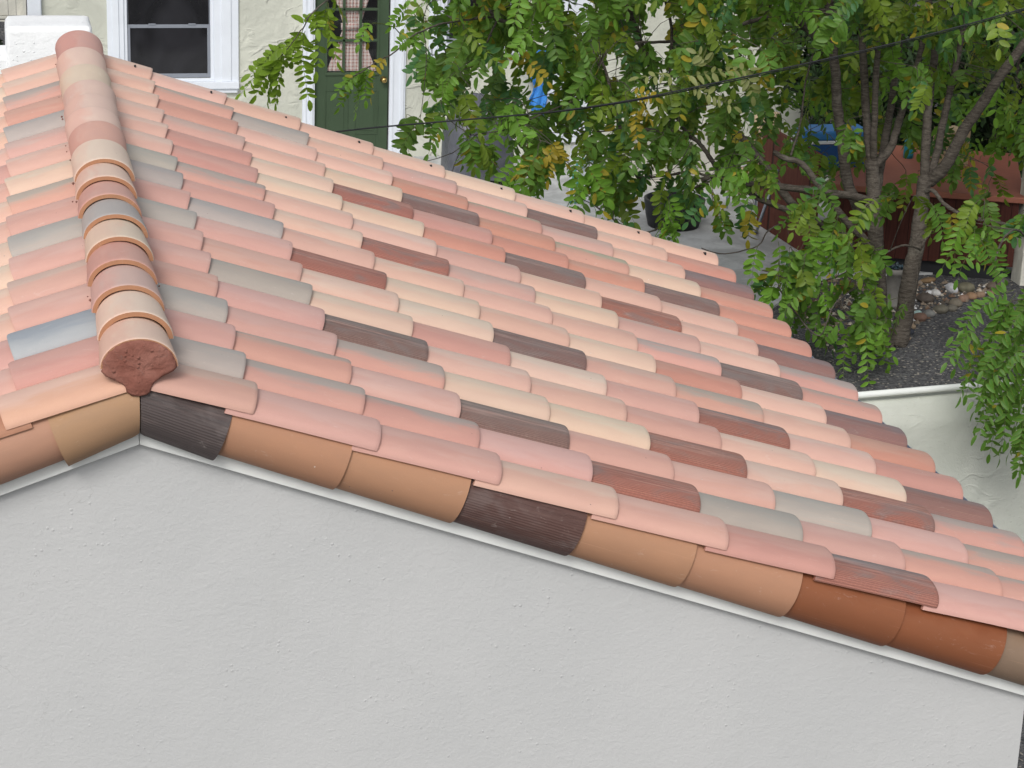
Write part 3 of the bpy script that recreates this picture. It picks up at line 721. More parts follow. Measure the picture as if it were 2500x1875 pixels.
# blue tarp strip by the white door
mb = MB(); yb = HY-.12; V = []
for i in range(13):
    y_ = 118+(300-118)*i/12; x0_ = 1296+6*math.sin(i*1.3); x1_ = 1330+5*math.sin(i*.9+1)
    for j in range(7): 
        p = W(x0_+(x1_-x0_)*j/6, y_, yb); V.append((p[0], yb+.03*math.sin(j*1.9+i*.7), p[2]))
mb.add(V, [(i*7+j, i*7+j+1, i*7+8+j, i*7+7+j) for i in range(12) for j in range(6)])
o = mb.build('folded_tarp', MT['clothblue'], None, True); sd2 = o.modifiers.new('s', 'SOLIDIFY'); sd2.thickness = .012
tag(o, 'bright blue folded tarp hanging on the cream wall beside the white door', 'tarp')
# white water tank with the teal hose
tk = empty('water_barrel', (0, 0, 0), label='white round plastic barrel standing on the patio under the tree', cat='barrel')
tY = 15.2; tc = W(1430, 480, tY); r_ = .17; zt = W(1430, 372, tY)[2]; mb = MB()
mb.lathe((tc[0], tY, ZG+.02), [(0, 0), (r_, 0), (r_*1.02, .05), (r_, .1), (r_*1.03, .3), (r_, .5), (r_*1.0, zt-ZG-.06), (r_*.92, zt-ZG-.03), (0, zt-ZG-.02)], 28)
tk.location = (tc[0], tY, ZG); mb.build('body', MT['whitep'], tk, True)
mb = MB(); mb.lathe((tc[0], tY, zt+.0), [(0, .02), (r_*.6, .02), (r_*.62, 0), (r_*.62, -.03), (0, -.03)], 24); mb.build('lid', MT['trim'], tk, True)
mb = MB()
for q_, dx in enumerate((0, .055)):
    P = [(1392, 500), (1396, 460), (1401, 425), (1410, 400), (1422, 388), (1436, 392), (1440, 420), (1437, 455), (1440, 500)]
    P = P[:6] if q_ == 0 else P[:6]
    mb.tube([W(x+dx*220, y, tY-r_-.03-.01*q_) for x, y in P], .014, 8)
tag(mb.build('garden_hose', MT['teal'], None, True), 'teal garden hose looped over the white barrel', 'hose')
# low black planter tub
mb = MB(); c = W(1665, 575, z=ZG); mb.lathe((c[0], c[1]+.3, ZG+.02), [(0, 0), (.24, 0), (.27, .12), (.29, .26), (.27, .27), (.26, .22), (0, .20)], 28)
tag(mb.build('planter_tub', MT['black'], None, True), 'low black round tub standing on the concrete patio', 'planter')
# light block wall piece right of the white door
mb = MB(); boxp(mb, 1500, 296, 1760, 424, 15.9, .25); boxp(mb, 1490, 424, 1800, 478, 15.9, .45)
o = mb.build('planter_bench', MT['conc2'], None, False, .012); tag(o, 'long low cream concrete bench in front of the house wall', 'bench')
# tan patio chair (curved shell and seat)
ck = W(1800, 480, 14.6); c0 = empty('patio_chair', (ck[0], 14.6, ZG), label='tan rounded patio chair half hidden by leaves left of the red wooden tub', cat='chair')
def shell(x0, y0, x1, y1, Y, name, bulge=.16):
    mb = MB(); V = []; a = W(x0, (y0+y1)/2, Y); b = W(x1, (y0+y1)/2, Y); t = W((x0+x1)/2, y0, Y)[2]; u = W((x0+x1)/2, y1, Y)[2]
    for i in range(9):
        for j in range(13):
            q1, q2 = j/12, i/8; xx = a[0]+(b[0]-a[0])*q1; 
            V.append((xx, Y-bulge*math.cos((q1-.5)*2.6)+.03*q2, u+(t-u)*q2-.06*(abs(q1-.5)*2)**3*(q2)))
    mb.add(V, [(i*13+j, i*13+j+1, i*13+14+j, i*13+13+j) for i in range(8) for j in range(12)])
    o = mb.build(name, MT['tan'], c0, True); s2 = o.modifiers.new('s', 'SOLIDIFY'); s2.thickness = .05
shell(1762, 400, 1858, 442, 14.6, 'seat'); shell(1775, 440, 1850, 470, 14.7, 'base', .1); shell(1836, 268, 1905, 400, 14.95, 'backrest', .12)
for x_ in (1775, 1845): mb = MB(); p = W(x_, 470, 14.7); mb.tube([(p[0], 14.68, p[2]), (p[0], 14.68, ZG+.02)], .012, 6); mb.build('leg', MT['metal'], c0)
# steel pole leaning on the red tub
mb = MB(); mb.tube([W(1900, 415, 13.5), W(1880, 470, 13.4), W(1852, 550, 13.2), W(1846, 566, z=ZG+.02)], .016, 8)
tag(mb.build('leaning_pole', MT['metal'], None, True), 'thin grey steel pole leaning beside the red wooden tub', 'pole')
# ------------------------------------------------------------------ redwood tub
FY = 12.35
A_ = W(2016, 655, z=ZG); B_ = W(2468, 690, z=ZG); Lc = W(1890, 560, z=ZG)
ztop = W(2240, 470, (A_[1]+B_[1])/2)[2]
tb = empty('redwood_hot_tub', (A_[0], A_[1], ZG), label='redwood hot tub cabinet in a shaded tone with a coral cover, behind the tree trunks', cat='hot tub')
def prism(mb, pts, z0, z1): n = len(pts); mb.add([(p[0], p[1], z0) for p in pts]+[(p[0], p[1], z1) for p in pts], [tuple(range(n))[::-1], tuple(range(n, 2*n))]+[(i, (i+1) % n, (i+1) % n+n, i+n) for i in range(n)])
u1 = (B_-A_)/np.linalg.norm(B_-A_); u2 = np.array([-u1[1], u1[0], 0]); Wd = np.linalg.norm(B_-A_); Dp = 1.7
q4 = [A_, B_, B_+u2*Dp, A_+u2*Dp]
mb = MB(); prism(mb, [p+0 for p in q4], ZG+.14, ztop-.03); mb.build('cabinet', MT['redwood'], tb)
mb = MB(); prism(mb, [A_+u1*.05+u2*.06, B_-u1*.05+u2*.06, B_-u1*.05+u2*(Dp-.06), A_+u1*.05+u2*(Dp-.06)], ZG, ZG+.14); mb.build('plinth', MT['black'], tb)
mb = MB(); prism(mb, [A_-u1*.04-u2*.05, B_+u1*.04-u2*.05, B_+u1*.04+u2*(Dp+.05), A_-u1*.04+u2*(Dp+.05)], ztop-.03, ztop+.025); mb.build('cover', MT['coral'], tb, False, .01)
# redwood screen to its left, light put into its paler wood colour
S1 = W(2012, 575, A_[1]+.1); 
sA = A_+np.array([-.02, .25, 0]); sB = np.array([W(1858, 480, 14.1)[0], 14.1, 0])
sd3 = (sB-sA); sd3[2] = 0; sd3 /= np.linalg.norm(sd3); sn = np.array([sd3[1], -sd3[0], 0])
mb = MB(); sC = sA+sd3*np.linalg.norm((sB-sA)[:2]); prism(mb, [sA, sC, sC+sn*-.03, sA+sn*-.03], ZG+.02, ZG+.98)
sw = mb.build('plank_screen', MT['redwood_lit'], None); tag(sw, 'vertical redwood plank screen in a lit tone at the left side of the hot tub', 'screen')
# cooler
cz = ztop+.025; cY = A_[1]+.55
ca_, cb_ = W(1958, 360, cY)[0], W(2122, 360, cY)[0]; hh_ = W(2040, 313, cY)[2]
hh_ = cz+.34
ck = empty('cooler', ((ca_+cb_)/2, cY, cz), label='blue and white picnic cooler standing on the coral tub cover', cat='cooler')
mb = MB(); mb.box(ca_+.01, cb_-.01, cY, cY+.3, cz, cz+.22); mb.build('body', MT['bluep'], ck, False, .015)
mb = MB(); mb.box(ca_, cb_, cY-.008, cY+.308, cz+.22, cz+.25); mb.build('band', MT['whitep'], ck, False, .006)
mb = MB(); mb.box(ca_, cb_, cY-.01, cY+.31, cz+.25, hh_); mb.build('lid', MT['bluel'], ck, False, .02)
mb = MB(); mb.tube([(ca_-.005, cY+.04, cz+.2), (ca_-.03, cY+.04, cz+.14), (ca_-.03, cY+.26, cz+.14), (ca_-.005, cY+.26, cz+.2)], .012, 8); mb.build('handle', MT['whitep'], ck, True)
# cardboard box
bx = W(2318, 400, A_[1]+.6); mb = MB(); mb.box(bx[0]-.10, bx[0]+.13, A_[1]+.5, A_[1]+.75, cz, cz+.33, 0, R(14), (bx[0], A_[1]+.6))
o = mb.build('cardboard_box', MT['card'], None, False, .004); tag(o, 'plain tan cardboard box standing on the coral cover behind the right trunk', 'box')
# turquoise bottle-like jug
jg = W(2222, 330, A_[1]+.9); mb = MB(); mb.lathe((jg[0], A_[1]+.9, cz), [(0, 0), (.045, 0), (.048, .04), (.045, .17), (.02, .22), (.02, .26), (0, .265)], 18)
tag(mb.build('jug', mat_plain('turquoise_plastic', (.02, .22, .30), .35), None, True), 'turquoise plastic jug between the tree stems on the coral cover', 'jug')
# light garden wall at the right edge
mb = MB(); p = W(2478, 690, z=ZG); mb.box(p[0], p[0]+2.5, p[1]-.1, p[1]+.1, ZG-.1, ZG+1.5); o = mb.build('garden_wall', MT['conc2'], None, False, .01); tag(o, 'light grey garden wall right of the redwood hot tub', 'wall')
# stone pot with blue glass chunks
pc = W(2187, 752, z=ZG); pt = empty('stone_pot', (pc[0], pc[1], ZG), label='weathered grey stone pot behind the forked trunk, filled with blue glass', cat='pot')
rp = .082; hp = .33; mb = MB(); mb.lathe((pc[0], pc[1]+.08, ZG), [(0, 0), (rp*1.15, 0), (rp*1.15, .03), (rp*.85, .05), (rp*.85, hp-.06), (rp*1.12, hp-.045), (rp*1.15, hp), (rp*.9, hp), (rp*.85, hp-.03), (0, hp-.03)], 28)
mb.build('pot', MT['stone'], pt, True)
mb = MB()
for _ in range(26):
    t, r0 = random.uniform(0, 6.28), rp*.75*math.sqrt(random.random()); s_ = random.uniform(.014, .026); c = (pc[0]+r0*math.cos(t), pc[1]+.08+r0*math.sin(t), ZG+hp-.02+random.uniform(0, .05))
    mb.add([(c[0]+s_*random.uniform(.6, 1.2)*a, c[1]+s_*b, c[2]+s_*random.uniform(.6, 1.2)*d) for a, b, d in ((1, 0, 0), (-1, 0, 0), (0, 1, 0), (0, -1, 0), (0, 0, 1), (0, 0, -1))], [(0, 2, 4), (2, 1, 4), (1, 3, 4), (3, 0, 4), (2, 0, 5), (1, 2, 5), (3, 1, 5), (0, 3, 5)])
o = mb.build('glass_chunks', MT['glassrock'], pt); o['kind'] = 'stuff'
# river stones edging the bed
def stone(name, c, sx_, sy_, sz, col, label, group, cat='stone', rough=.7):
    bm = bmesh.new(); bmesh.ops.create_icosphere(bm, subdivisions=3, radius=1)
    ph = random.uniform(0, 9); rz = random.uniform(0, 3)
    for v_ in bm.verts:
        k = 1+.07*math.sin(3*v_.co.x+ph)+.06*math.sin(2.6*v_.co.y+2*ph)+.05*math.sin(4*v_.co.z+ph)
        x, y = v_.co.x*sx_*k, v_.co.y*sy_*k; v_.co = Vector((x*math.cos(rz*.2)-y*math.sin(rz*.2), x*math.sin(rz*.2)+y*math.cos(rz*.2), v_.co.z*sz*k))
    me = bpy.data.meshes.new(name); bm.to_mesh(me); bm.free()
    o = link(name, me, mat_plain(name+'_col', col, rough, .2, 14, .002), None, True); o.location = (c[0], c[1], ZG+sz*.55)
    tag(o, label, cat, group)
ST = [(2213, 823, 26, 'pale ochre', (.26, .20, .14), 'first'), (2220, 808, 30, 'dark slate blue', (.045, .05, .065), 'second'), (2224, 795, 28, 'tan', (.28, .21, .14), 'third'),
      (2244, 776, 42, 'reddish brown', (.16, .095, .07), 'large'), (2268, 765, 36, 'cool grey', (.17, .17, .16), ''), (2296, 757, 44, 'big round grey-brown', (.12, .11, .085), ''),
      (2322, 752, 34, 'olive grey', (.12, .11, .09), ''), (2334, 740, 42, 'flat taupe', (.15, .13, .10), ''), (2352, 728, 34, 'orange-brown', (.22, .14, .10), ''),
      (2372, 722, 36, 'rusty tan', (.24, .15, .09), ''), (2392, 718, 30, 'sandy brown', (.22, .15, .10), ''), (2418, 714, 26, 'small salmon', (.20, .12, .09), ''),
      (2425, 700, 44, 'dim brown', (.11, .085, .065), ''), (2446, 688, 40, 'charcoal grey', (.085, .08, .075), ''), (2440, 672, 34, 'dark grey', (.07, .068, .065), '')]
for x, y, wpx, cn, col, _ in ST:
    c = W(x, y+6, z=ZG); s_ = wpx/2/330*1.05
    nb = 'nearest the trunks' if x < 2230 else ('halfway along the edge' if x < 2345 else 'towards the grey garden wall')
    stone('river_stone', c, s_, s_*.8, s_*.62, col, cn+' river stone in the gravel edging, '+nb, 'river stones edging the gravel')
RK = [(2258, 730, 50, 30, 'long dark brown slab rock lying beside the stone pot', (.08, .065, .055)), (2265, 683, 56, 16, 'flat ochre rock at the foot of the hot tub', (.20, .13, .07)),
      (2268, 712, 20, 14, 'small white quartz rock in the pebble bed', (.55, .55, .56)), (2284, 714, 30, 20, 'larger white speckled rock beside the small quartz', (.48, .47, .46)), (2322, 706, 26, 30, 'upright white rock left of the veined boulder', (.50, .50, .52)),
      (2356, 704, 54, 30, 'veined olive boulder in the pebble bed', (.14, .13, .09)), (2240, 762, 24, 14, 'pale turquoise glassy rock beside the right trunk', (.35, .48, .46))]
for x, y, wx_, hx, lb, col in RK:
    c = W(x, y+6, z=ZG); stone('rock', c, wx_/2/330, hx/2/330*1.6, hx/2/330*1.1, col, lb, 'rocks in the pebble bed', 'rock')
# rusty little succulent in the pebble bed
c = W(2062, 712, z=ZG); mb = MB()
for _ in range(90):
    t = random.uniform(0, 6.28); e = random.uniform(.2, 1.3); L = random.uniform(.05, .12); d = np.array([math.cos(t)*math.cos(e), math.sin(t)*math.cos(e), math.sin(e)]); sd_ = np.array([-d[1], d[0], 0])*.008/(math.cos(e)+.1)
    p0 = np.array([c[0]+random.uniform(-.05, .05), c[1]+random.uniform(-.04, .04), ZG+.01]); mb.add([p0-sd_, p0+sd_, p0+d*L*.7+sd_*.7, p0+d*L, p0+d*L*.7-sd_*.7], [(0, 1, 2, 3, 4)])
tag(mb.build('succulent', mat_plain('rusty_succulent', (.30, .13, .035), .7, .3, 40)), 'rusty orange spiky succulent growing in the pebble bed', 'plant')
# pebble bed (uncountable)
mb = MB(); bed = [(1900, 700), (1985, 840), (2060, 870), (2200, 845), (2225, 800), (2300, 762), (2420, 712), (2430, 695), (2260, 690), (2020, 665)]
bw = [W(x, y, z=ZG)[:2] for x, y in bed]
def inside(p, poly):
    c_ = False; j = len(poly)-1
    for i in range(len(poly)):
        if (poly[i][1] > p[1]) != (poly[j][1] > p[1]) and p[0] < (poly[j][0]-poly[i][0])*(p[1]-poly[i][1])/(poly[j][1]-poly[i][1])+poly[i][0]: c_ = not c_
        j = i
    return c_
bx0, bx1 = min(p[0] for p in bw), max(p[0] for p in bw); by0, by1 = min(p[1] for p in bw), max(p[1] for p in bw)
cols = [(.10, .085, .07), (.20, .16, .12), (.40, .36, .30), (.62, .62, .62), (.16, .10, .07)]
pm = [mat_plain('pebble_%s' % s_, c_, .8, .3, 30) for s_, c_ in zip(('dark', 'tan', 'buff', 'white', 'rust'), cols)]
for _ in range(2600):
    p = (random.uniform(bx0, bx1), random.uniform(by0, by1))
    if not inside(p, bw): continue
    s_ = random.choice((.008, .011, .015, .02, .03)); z = ZG+.005; a = random.uniform(0, 3)
    pts = [(p[0]+s_*math.cos(a+q*math.pi/2)*random.uniform(.7, 1.2), p[1]+s_*math.sin(a+q*math.pi/2), z) for q in range(4)]+[(p[0], p[1], z+s_*random.uniform(.6, 1.1))]
    mb.add(pts, [(0, 1, 4), (1, 2, 4), (2, 3, 4), (3, 0, 4)], random.choices(range(5), (4, 5, 3, 1, 2))[0])
tag(mb.build('pebbles', pm), kind='stuff')
#@@TREE
# ================================================================== tree
TR = empty('robinia_tree', (6.6, 10.7, ZG), label='spreading multi-stemmed tree with feathery green and yellowing leaves beside the tiled roof', cat='tree')
SK = []                                   # skeleton samples: position, radius
def spl(pts, sub=5):
    P = [np.array(p, float) for p in pts]; out = []
    for i in range(len(P)-1):
        p0, p1, p2, p3 = P[max(i-1, 0)], P[i], P[i+1], P[min(i+2, len(P)-1)]
        for q in range(sub):
            t = q/sub; out.append(.5*((2*p1)+(-p0+p2)*t+(2*p0-5*p1+4*p2-p3)*t*t+(-p0+3*p1-3*p2+p3)*t**3))
    out.append(P[-1]); return out
def limb(name, pts, wpx0, wpx1, n=10):
    wpx0, wpx1 = wpx0*.87, wpx1*.87
    """pts: (px, py, Y); widths in photo pixels"""
    P = [W(x, y, Y) for x, y, Y in pts]; S = spl(P); k = len(S); r = []
    for i, p in enumerate(S):
        d = np.linalg.norm(p-CAM); wd = wpx0+(wpx1-wpx0)*i/(k-1); r.append(wd/2*d/FPX*(1+.05*math.sin(i*2.1+wpx0)))
        SK.append((p, r[-1]))
    mb = MB(); mb.tube([p+np.array([rng.uniform(-1, 1)*.003 for _ in range(3)]) for p in S], r, n); return mb.build(name, MT['bark'], TR, True)
g0 = W(2178, 838, z=ZG-.05); b0 = (2178, 838, g0[1])
limb('trunk', [(2165, 850, 10.35), (2150, 790, 10.5), (2143, 673, 10.55), (2137, 560, 10.6), (2133, 460, 10.7), (2128, 392, 10.75)], 52, 36, 14)
limb('trunk', [(2190, 850, 10.35), (2206, 783, 10.45), (2222, 673, 10.4), (2240, 587, 10.5), (2250, 500, 10.6), (2258, 430, 10.7)], 54, 36, 14)
limb('trunk', [(2120, 560, 10.7), (2092, 500, 10.75), (2068, 440, 10.8), (2057, 348, 10.85), (2044, 259, 10.9), (2040, 180, 10.95), (2028, 60, 11), (2020, -60, 11)], 34, 24)
limb('trunk', [(2128, 400, 10.75), (2118, 320, 10.85), (2110, 200, 10.95), (2104, 63, 11.05), (2096, -80, 11.1)], 26, 18)
limb('trunk', [(2132, 395, 10.75), (2134, 320, 10.7), (2138, 200, 10.7), (2146, 60, 10.75), (2152, -80, 10.8)], 20, 15)
limb('trunk', [(2138, 400, 10.75), (2172, 365, 10.9), (2190, 310, 11), (2206, 260, 11), (2230, 190, 11.1), (2262, 60, 11.2), (2275, -80, 11.2)], 24, 15)
limb('trunk', [(2140, 470, 10.7), (2154, 380, 11.1), (2172, 280, 11.3), (2186, 190, 11.4), (2200, 80, 11.5)], 26, 16)
limb('trunk', [(2258, 440, 10.7), (2262, 318, 10.8), (2268, 244, 10.9), (2284, 120, 11.0), (2302, 0, 11.1), (2310, -80, 11.1)], 28, 18)
limb('trunk', [(2268, 430, 10.7), (2287, 377, 10.8), (2304, 289, 10.85), (2322, 210, 10.9), (2346, 100, 11), (2380, -60, 11)], 24, 14)
limb('trunk', [(2266, 445, 10.7), (2308, 405, 10.6), (2352, 320, 10.5), (2396, 256, 10.4), (2436, 195, 10.3), (2500, 110, 10.2), (2580, 20, 10.1)], 36, 24, 12)
BR = [([(2142, 640, 10.6), (2110, 585, 10.6), (2069, 543, 10.6), (2015, 475, 10.6), (1959, 401, 10.7), (1920, 388, 10.7), (1890, 372, 10.8)], 26, 14),
      ([(2140, 500, 10.7), (2086, 480, 10.6), (2027, 472, 10.5), (1909, 457, 10.4), (1850, 451, 10.4), (1789, 444, 10.3), (1740, 432, 10.3), (1712, 440, 10.3)], 24, 13),
      ([(1726, 432, 10.3), (1712, 425, 10.3), (1685, 418, 10.2), (1620, 430, 10.2), (1558, 434, 10.1)], 8, 6),
      ([(2070, 580, 10.6), (1992, 540, 10.5), (1924, 513, 10.45), (1850, 484, 10.4), (1810, 452, 10.4)], 20, 14),
      ([(2080, 600, 10.7), (1974, 537, 10.7), (1909, 466, 10.75), (1880, 421, 10.8), (1850, 383, 10.9), (1808, 333, 11), (1770, 308, 11), (1735, 301, 11.1)], 24, 18),
      ([(1764, 428, 10.4), (1740, 395, 10.5), (1715, 359, 10.6), (1692, 338, 10.6), (1650, 322, 10.6), (1605, 318, 10.6), (1562, 316, 10.6), (1518, 318, 10.6)], 15, 7),
      ([(1689, 338, 10.6), (1660, 300, 10.5), (1643, 260, 10.5), (1637, 185, 10.4), (1640, 72, 10.3), (1625, 0, 10.3), (1618, -60, 10.3)], 9, 8),
      ([(2110, 60, 11), (2000, 25, 10.9), (1901, 35, 10.8), (1837, 52, 10.7), (1770, 68, 10.6), (1706, 87, 10.6), (1640, 101, 10.5), (1562, 104, 10.4), (1498, 107, 10.4)], 15, 7),
      ([(1518, 327, 10.3), (1505, 280, 10.2), (1492, 231, 10.1), (1480, 180, 10.1), (1469, 147, 10.1)], 10, 8),
      ([(1467, 147, 10.1), (1450, 190, 10.2), (1432, 235, 10.3)], 6, 5),
      ([(1600, 180, 11.4), (1573, 127, 11.3), (1556, 85, 11.2), (1541, 43, 11.1), (1530, -20, 11)], 20, 16),
      ([(2020, 120, 11.2), (1850, -40, 11.2), (1700, -90, 11), (1500, -80, 10.8), (1300, -40, 10.6), (1160, -12, 10.4), (1190, 22, 10.3), (1212, 46, 10.3)], 20, 12),
      ([(1205, 40, 10.3), (1225, 52, 10.3), (1253, 52, 10.3), (1290, 55, 10.4)], 10, 8),
      ([(1214, 48, 10.3), (1195, 90, 10.2), (1180, 125, 10.2), (1160, 160, 10.1)], 6, 4),
      ([(1205, 42, 10.2), (1130, 50, 10), (1070, 60, 9.8), (1014, 84, 9.5), (995, 100, 9.4), (959, 130, 9.2), (912, 156, 9.0), (880, 178, 8.9), (862, 186, 8.9)], 6, 3),
      ([(1160, -12, 10.2), (1000, -60, 9.5), (880, -50, 9), (800, 0, 8.6), (760, 35, 8.5), (739, 69, 8.5), (718, 98, 8.5), (693, 130, 8.5), (655, 160, 8.5)], 6, 2.5),
      ([(2258, 470, 10.6), (2278, 466, 10.5), (2308, 500, 10.4), (2352, 525, 10.3), (2410, 538, 10.2), (2455, 548, 10.1), (2520, 575, 9.9)], 12, 11),
      ([(2304, 508, 10.4), (2290, 545, 10.3), (2262, 580, 10.2), (2246, 612, 10.2)], 9, 7),
      ([(2160, 480, 10.5), (2135, 482, 10.4), (2112, 505, 10.3), (2092, 545, 10.2)], 8, 5),
      ([(1860, 660, 9.9), (1990, 690, 9.8), (2120, 640, 9.9), (2200, 600, 10.0), (2243, 608, 10.1)][::-1], 7, 3),
      ([(1985, 510, 10.5), (1880, 560, 10.3), (1850, 600, 10.2), (1770, 620, 10.1), (1712, 606, 10)], 5, 3),
      ([(1740, 440, 10.3), (1660, 480, 10.3), (1600, 560, 10.2), (1530, 555, 10.2), (1450, 500, 10.2)], 7, 4),
      ([(1930, 380, 10.7), (1954, 300, 10.8), (1965, 210, 10.8), (1985, 130, 10.9)], 7, 4),
      ([(2520, 600, 9.6), (2480, 560, 9.4), (2440, 600, 9), (2430, 680, 8.8), (2460, 760, 8.7)], 7, 4),
      ([(2540, 480, 9.4), (2520, 700, 8.9), (2475, 735, 8.7), (2440, 760, 8.6)], 6, 3),
      ([(1900, 700, 10), (1940, 760, 9.7), (2000, 820, 9.5), (2040, 740, 9.6), (2110, 690, 9.8)], 5, 3),
      ([(1420, 240, 10.3), (1330, 275, 10.2), (1240, 315, 10.1), (1150, 330, 10)], 5, 3)]
for pts, a, b in BR: limb('branch', pts, a, b, 8 if a > 12 else 6)
SKP = np.array([s[0] for s in SK])
# ---- leaves
LV = {'v': [], 'c': [], 'n': 0}
tt = np.array([0, .10, .34, .64, .88, 1.0]); ww = np.array([.02, .55, .98, .92, .55, .03])
T_uvy = np.tile([-1, 0, 1], 6)
def leaflets(P, A, Bv, Nn, l, wd, col, rim):
    """P base (m,3); A long axis; Bv side axis; Nn normal; l, wd (m,)"""
    m = len(P); fold = .30
    a = tt[None, :, None, None]*l[:, None, None, None]*A[:, None, None, :]
    cu_ = rng.uniform(-.02, .34, len(P)); sway = -(tt**2)[None, :, None, None]*(l*cu_)[:, None, None, None]*Nn[:, None, None, :]
    side = np.array([-1, 0, 1])[None, None, :, None]*ww[None, :, None, None]*wd[:, None, None, None]*.5
    V = P[:, None, None, :]+a+sway+side*Bv[:, None, None, :]+np.abs(side)*fold*Nn[:, None, None, :]
    LV['v'].append(V.reshape(-1, 3)); c = np.concatenate([col, np.full((m, 1), rim)], 1); LV['c'].append(np.repeat(c, 18, axis=0)); LV['n'] += m
def leaf_color(zone):
    r = rng.random()
    if zone == 'yellow': c = np.array([.42, .31, .03])*rng.uniform(.8, 1.15)
    elif zone == 'olive': c = np.array([.27, .29, .11])*rng.uniform(.85, 1.1)
    elif zone == 'left': c = np.array([.185, .31, .024])*rng.uniform(.85, 1.2)
    elif zone == 'bright': c = np.array([.13, .29, .03])*rng.uniform(.85, 1.2)
    elif zone == 'rimmed': c = np.array([.075, .20, .028])*rng.uniform(.85, 1.2)
    else:
        c = np.array([.088, .20, .030])*rng.uniform(.7, 1.3)
        if r < .28: c = np.array([.150, .230, .022])*rng.uniform(.7, 1.2)
        elif r < .40: c = np.array([.045, .155, .055])*rng.uniform(.8, 1.15)
        elif r < .428: c = np.array([.36, .29, .03])*rng.uniform(.7, 1.1)
    return c
RACH = MB()
def leaf(base, tip, pairs, ll, zone, rim=.3, thin=1.0, bow=.12):
    base, tip = np.array(base), np.array(tip); d = tip-base; L = np.linalg.norm(d); d0 = d/L
    out = np.cross(d0, rng.normal(size=3)); out /= np.linalg.norm(out)
    top = np.array([0, 0, 1.0]); ts = np.linspace(0, 1, 6)
    curve = lambda t: base+d*t+bow*L*4*t*(1-t)*(top*.6+out*.5)
    tang = lambda t: (curve(t+.02)-curve(t-.02))/np.linalg.norm(curve(t+.02)-curve(t-.02))
    RACH.tube([curve(t) for t in ts], [.0022, .002, .0018, .0016, .0013, .001], 4, cap=False)
    view = rng.normal(size=3)*.55+np.array([-.15, -.75, .55])      # blades tend to face the light and open side
    view /= np.linalg.norm(view); col = leaf_color(zone)
    P = []; A = []; B_ = []; N_ = []; l = []; wd = []; cc = []
    for i in range(pairs):
        t = .16+.84*i/pairs; tg = tang(t); sdv = np.cross(tg, view); sdv /= np.linalg.norm(sdv)+1e-9; nv = np.cross(sdv, tg)
        for s_ in (-1, 1):
            if rng.random() < .04: continue
            ax = sdv*s_*rng.uniform(.8, 1)+tg*rng.uniform(.15, .55)+np.array([0, 0, -.15])+rng.normal(size=3)*.12; ax /= np.linalg.norm(ax)
            nn = nv+rng.normal(size=3)*.38; nn -= ax*np.dot(nn, ax); nn /= np.linalg.norm(nn); bb = np.cross(nn, ax)
            f_ = (.72+.28*math.sin(math.pi*min(1, .2+t*.75)))*rng.uniform(.76, 1.12)
            P.append(curve(t)); A.append(ax); B_.append(bb); N_.append(nn); l.append(ll*f_); wd.append(ll*f_*.44*thin*rng.uniform(.9, 1.1)); 
            c = col*rng.uniform(.85, 1.15)
            if zone not in ('yellow', 'olive') and rng.random() < .02: c = np.array([.42, .33, .03])
            cc.append(c)
    tg = tang(1.0); nn = np.cross(np.cross(tg, view), tg); nn /= np.linalg.norm(nn)+1e-9
    P.append(curve(1.0)); A.append(tg); B_.append(np.cross(nn, tg)); N_.append(nn); l.append(ll*.95); wd.append(ll*.42*thin); cc.append(col)
    leaflets(np.array(P), np.array(A), np.array(B_), np.array(N_), np.array(l), np.array(wd), np.array(cc), rim)
def hleaf(x0, y0, x1, y1, Y, pairs, ll, zone, dY=0, rim=.3, **k): leaf(W(x0, y0, Y), W(x1, y1, Y+dY), pairs, ll, zone, rim, **k)
# hanging sprays over the house wall and the door
for a in ((693, 131, 612, 181, 10), (690, 136, 589, 228, 11), (687, 140, 655, 246, 11), (697, 134, 672, 252, 11), (741, 68, 714, 150, 10), (745, 75, 754, 244, 12),
          (800, 4, 772, 174, 12), (802, 7, 824, 150, 9), (723, 92, 672, 140, 8), (706, 112, 640, 160, 8), (690, 134, 625, 232, 10), (768, 28, 775, 70, 5), (742, 60, 742, 44, 2), (812, -14, 838, 38, 6)):
    hleaf(*a[:4], 8.5+rng.uniform(-.1, .1), a[4], .088, 'left', rng.uniform(-.12, .12), .55)
for a in ((892, 164, 828, 262, 10), (885, 170, 822, 228, 8), (896, 163, 868, 274, 11), (905, 160, 893, 245, 9), (912, 56, 876, 108, 7), (994, 12, 955, 64, 7), (1000, 90, 972, 112, 5), (1010, 86, 1012, 112, 4)):
    hleaf(*a[:4], 9.0+rng.uniform(-.1, .1), a[4], .066, 'bright', rng.uniform(-.1, .1), .5)
for a in ((930, 150, 912, 174, 2), (905, 82, 898, 104, 1), (914, 200, 906, 238, 2), (936, 145, 934, 150, 1)):
    hleaf(*a[:4], 8.95, a[4], .06, 'yellow')
RACH.tube([W(912, 56, 9), W(935, 58, 9.1), W(962, 66, 9.2), (W(985, 92, 9.3))], .004, 5)
